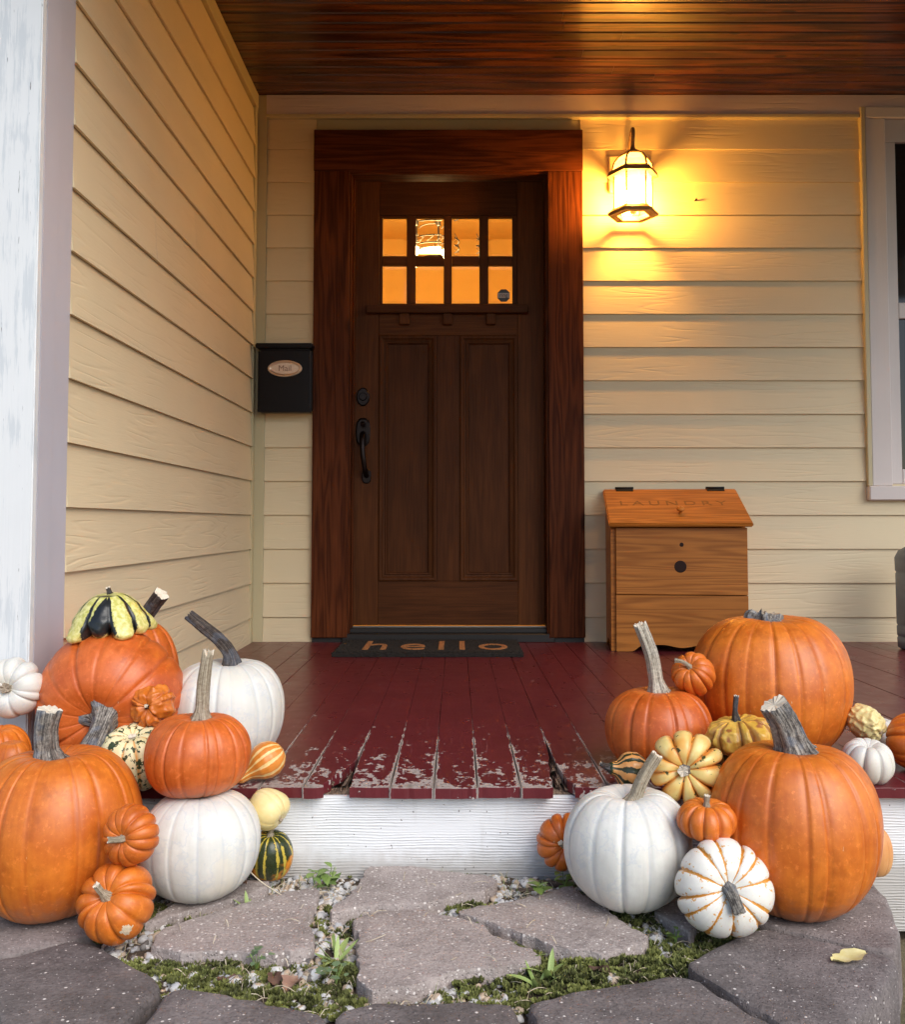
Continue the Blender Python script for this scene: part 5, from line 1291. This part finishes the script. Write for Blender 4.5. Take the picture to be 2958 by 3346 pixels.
W = [(-.262, -.030, 'leafy green weed against the riser by the green gourd', 'rosette', 12, .055), (-.285, -.052, 'small pale weed on the gravel below the green gourd', 'rosette', 8, .045), (.160, -.125, 'broad leaved weed left of the right ground white pumpkin', 'rosette', 9, .055), (.215, -.070, 'round leaved weed touching the right ground white pumpkin', 'rosette', 7, .050),
     (.118, -.352, 'grassy tuft between the central and right flagstones', 'grass', 7, .060), (.150, -.425, 'tall bright grass at the tip of the central flagstone', 'grass', 7, .058), (.128, -.452, 'spreading grass blades in front of the central flagstone', 'grass', 7, .048), (-.395, -.165, 'grass tuft behind the left flagstone below the white pumpkin', 'grass', 8, .050),
     (-.205, -.355, 'thin grass in the joint left of the central flagstone', 'grass', 9, .060), (-.195, -.440, 'greyish clover by the front corner of the central flagstone', 'clover', 16, .045), (-.330, -.395, 'clover sprig in front of the left flagstone', 'clover', 9, .040), (.385, -.290, 'small yellowing weed before the orange striped pumpkin', 'rosette', 6, .035), (-.215, -.300, 'short grass beside the right end of the left flagstone', 'grass', 7, .040),
     (-.475, -.395, 'tiny seedling in the moss left of the clover', 'grass', 4, .030), (.06, -.225, 'wispy weed in the joint above the central flagstone', 'grass', 5, .035)]
for i, (x, y, lab, kd, k, s) in enumerate(W): weed(x, y, soilz(x, y) + .002, lab, kd, k, s, 300 + i)
# thin grass, uncountable
gv, gf = [], []
for i in range(2600):
    x = r2.uniform(-.6, .5); y = r2.uniform(-.54, .012)
    if not free(x, y) or mnoise.noise(Vector((x * 11, y * 11, 9))) < .0: continue
    z = soilz(x, y); a = r2.uniform(0, 6.28); L = r2.uniform(.010, .034); w_ = r2.uniform(.0006, .0013); ln = r2.uniform(.3, 1.1); b = len(gv)
    for k in range(4):
        f = k / 3; px_, py_ = x + math.cos(a) * L * ln * f * f, y + math.sin(a) * L * ln * f * f; ww = w_ * (1 - f * .95)
        gv += [(px_ - math.sin(a) * ww, py_ + math.cos(a) * ww, z + L * f * (1 - .35 * f * ln)), (px_ + math.sin(a) * ww, py_ - math.cos(a) * ww, z + L * f * (1 - .35 * f * ln))]
        if k: gf.append((b + 2 * k - 2, b + 2 * k - 1, b + 2 * k + 1, b + 2 * k))
t = NT('joint_grass'); cellc = t.noise(t.obj(), 70, 2)
M['jgrass'] = t.fin(t.mix(t.step(cellc, .48, .58), t.mix(t.noise(t.obj(), 25, 2), (.07, .11, .025), (.24, .30, .08)), (.46, .38, .22)), .7)
tag(link('grass', pyd('grass', gv, gf), M['jgrass']), 'thin green and dry grass sprouting from the joints', 'grass', kind='stuff')
# dry straw, uncountable
sv, sf = [], []
for i in range(900):
    x = r2.uniform(-.6, .5); y = r2.uniform(-.54, .01)
    onst = not free(x, y)
    if not inpoly(x, y, INNER) or (onst and r2.random() > .10): continue
    z = (.0025 if onst else soilz(x, y) + .008); a = r2.uniform(0, 6.28); L = r2.uniform(.012, .045); w_ = r2.uniform(.0004, .0008); cv = r2.uniform(-.35, .35); lift = r2.uniform(0, .012)
    b = len(sv)
    for k in range(5):
        f = k / 4; aa = a + cv * f; px_, py_ = x + math.cos(aa) * L * f, y + math.sin(aa) * L * f
        sv += [(px_ - math.sin(aa) * w_, py_ + math.cos(aa) * w_, z + lift * math.sin(3.1 * f)), (px_ + math.sin(aa) * w_, py_ - math.cos(aa) * w_, z + lift * math.sin(3.1 * f) + .0006)]
        if k: sf.append((b + 2 * k - 2, b + 2 * k - 1, b + 2 * k + 1, b + 2 * k))
tag(link('straw', pyd('straw', sv, sf), M['straw']), 'dry straw and stalks strewn over the joints', 'straw', kind='stuff')
stk = tube('dry_stalk', [(-.432, -.105, .078), (-.415, -.112, .050), (-.385, -.120, .024), (-.345, -.128, .002), (-.322, -.130, -.012)], [.0008, .0011, .0012, .0012, .0014], M['straw'], None, sides=6)
tag(stk, 'thin dry stalk arching across the gravel in front of the green gourd', 'stalk')
def fallen(x, y, z, L, w_, mat, label, rz, seed, curl=.4):
    r3 = random.Random(seed); n = 10; vs, fs = [], []
    for i in range(n + 1):
        f = i / n; ww = w_ * math.sin(math.pi * (.04 + .94 * f)) ** .7 * (1 + .35 * r3.uniform(-1, 1))
        for j in range(5):
            u = (j - 2) / 2; vs.append((u * ww, L * (f - .5), L * .10 * curl * math.sin(6 * f + seed) + curl * abs(u) ** 1.5 * w_ * .8 + r3.uniform(-.0006, .0006)))
    for i in range(n):
        for j in range(4): fs.append((i * 5 + j, i * 5 + j + 1, i * 5 + j + 6, i * 5 + j + 5))
    me = pyd('fallen_leaf', vs, fs); me.shade_smooth(); zmin = min(v[2] for v in vs)
    o = link('fallen_leaf', me, mat, None, (x, y, z - zmin + .001)); o.rotation_euler[2] = rz
    return tag(o, label, 'leaf')
fallen(.643, -.408, .004, .070, .017, M['yleaf'], 'pale yellow fallen leaf on the dark block at the lower right', -1.25, 3, .35)
fallen(-.292, -.438, -.022, .040, .010, M['dead'], 'dark brown curled leaf in front of the left flagstone', .3, 4, 1.1)
fallen(-.262, -.450, -.022, .045, .015, M['deadp'], 'pinkish dry leaf beside the dark curled one', -.35, 5, .9)
fallen(.232, -.412, -.022, .042, .012, M['dead'], 'brown dead leaf in the moss before the right flagstone', .8, 6, 1.0)
fallen(-.432, -.085, .001, .034, .010, M['dead'], 'small brown leaf behind the white stacked pumpkin', 1.2, 7, .7)
fallen(-.37, -.435, -.022, .03, .009, M['dead'], 'brown leaf scrap in the moss left of the white pebbles', 1.9, 8, 1.0)
for i, (x, y, a, L) in enumerate(((.195, -.010, -.25, .075), (.150, -.045, .15, .060), (.205, -.038, .05, .045))):
    o = box('bark_chip', -L / 2, L / 2, -.006, .006, 0, .007, M['bark'], None, .002); o.location = (x, y, soilz(x, y) + .004); o.rotation_euler[2] = a
    tag(o, ['longest bark strip by the riser left of the mini orange pumpkin', 'middle bark strip behind the right flagstone', 'shortest bark strip below the mini orange pumpkin'][i], 'bark', 'bark strips by the riser')

# the whole landing, with what lies on it, stands LIFT higher than drawn above
for o in list(COL.objects):
    if o.parent is None and o.name.split('.')[0] in ('stone_landing', 'soil_bed', 'moss', 'grass', 'dry_stalk', 'pebble', 'weed', 'straw', 'fallen_leaf', 'bark_chip'): o.location.z += LIFT
    if o.parent is None and o.name == 'gravel': o.location.z += LIFT
    if o.parent is None and o.name.split('.')[0] in ('pumpkin', 'gourd', 'squash') and o.location.z < .17: o.location.z += LIFT
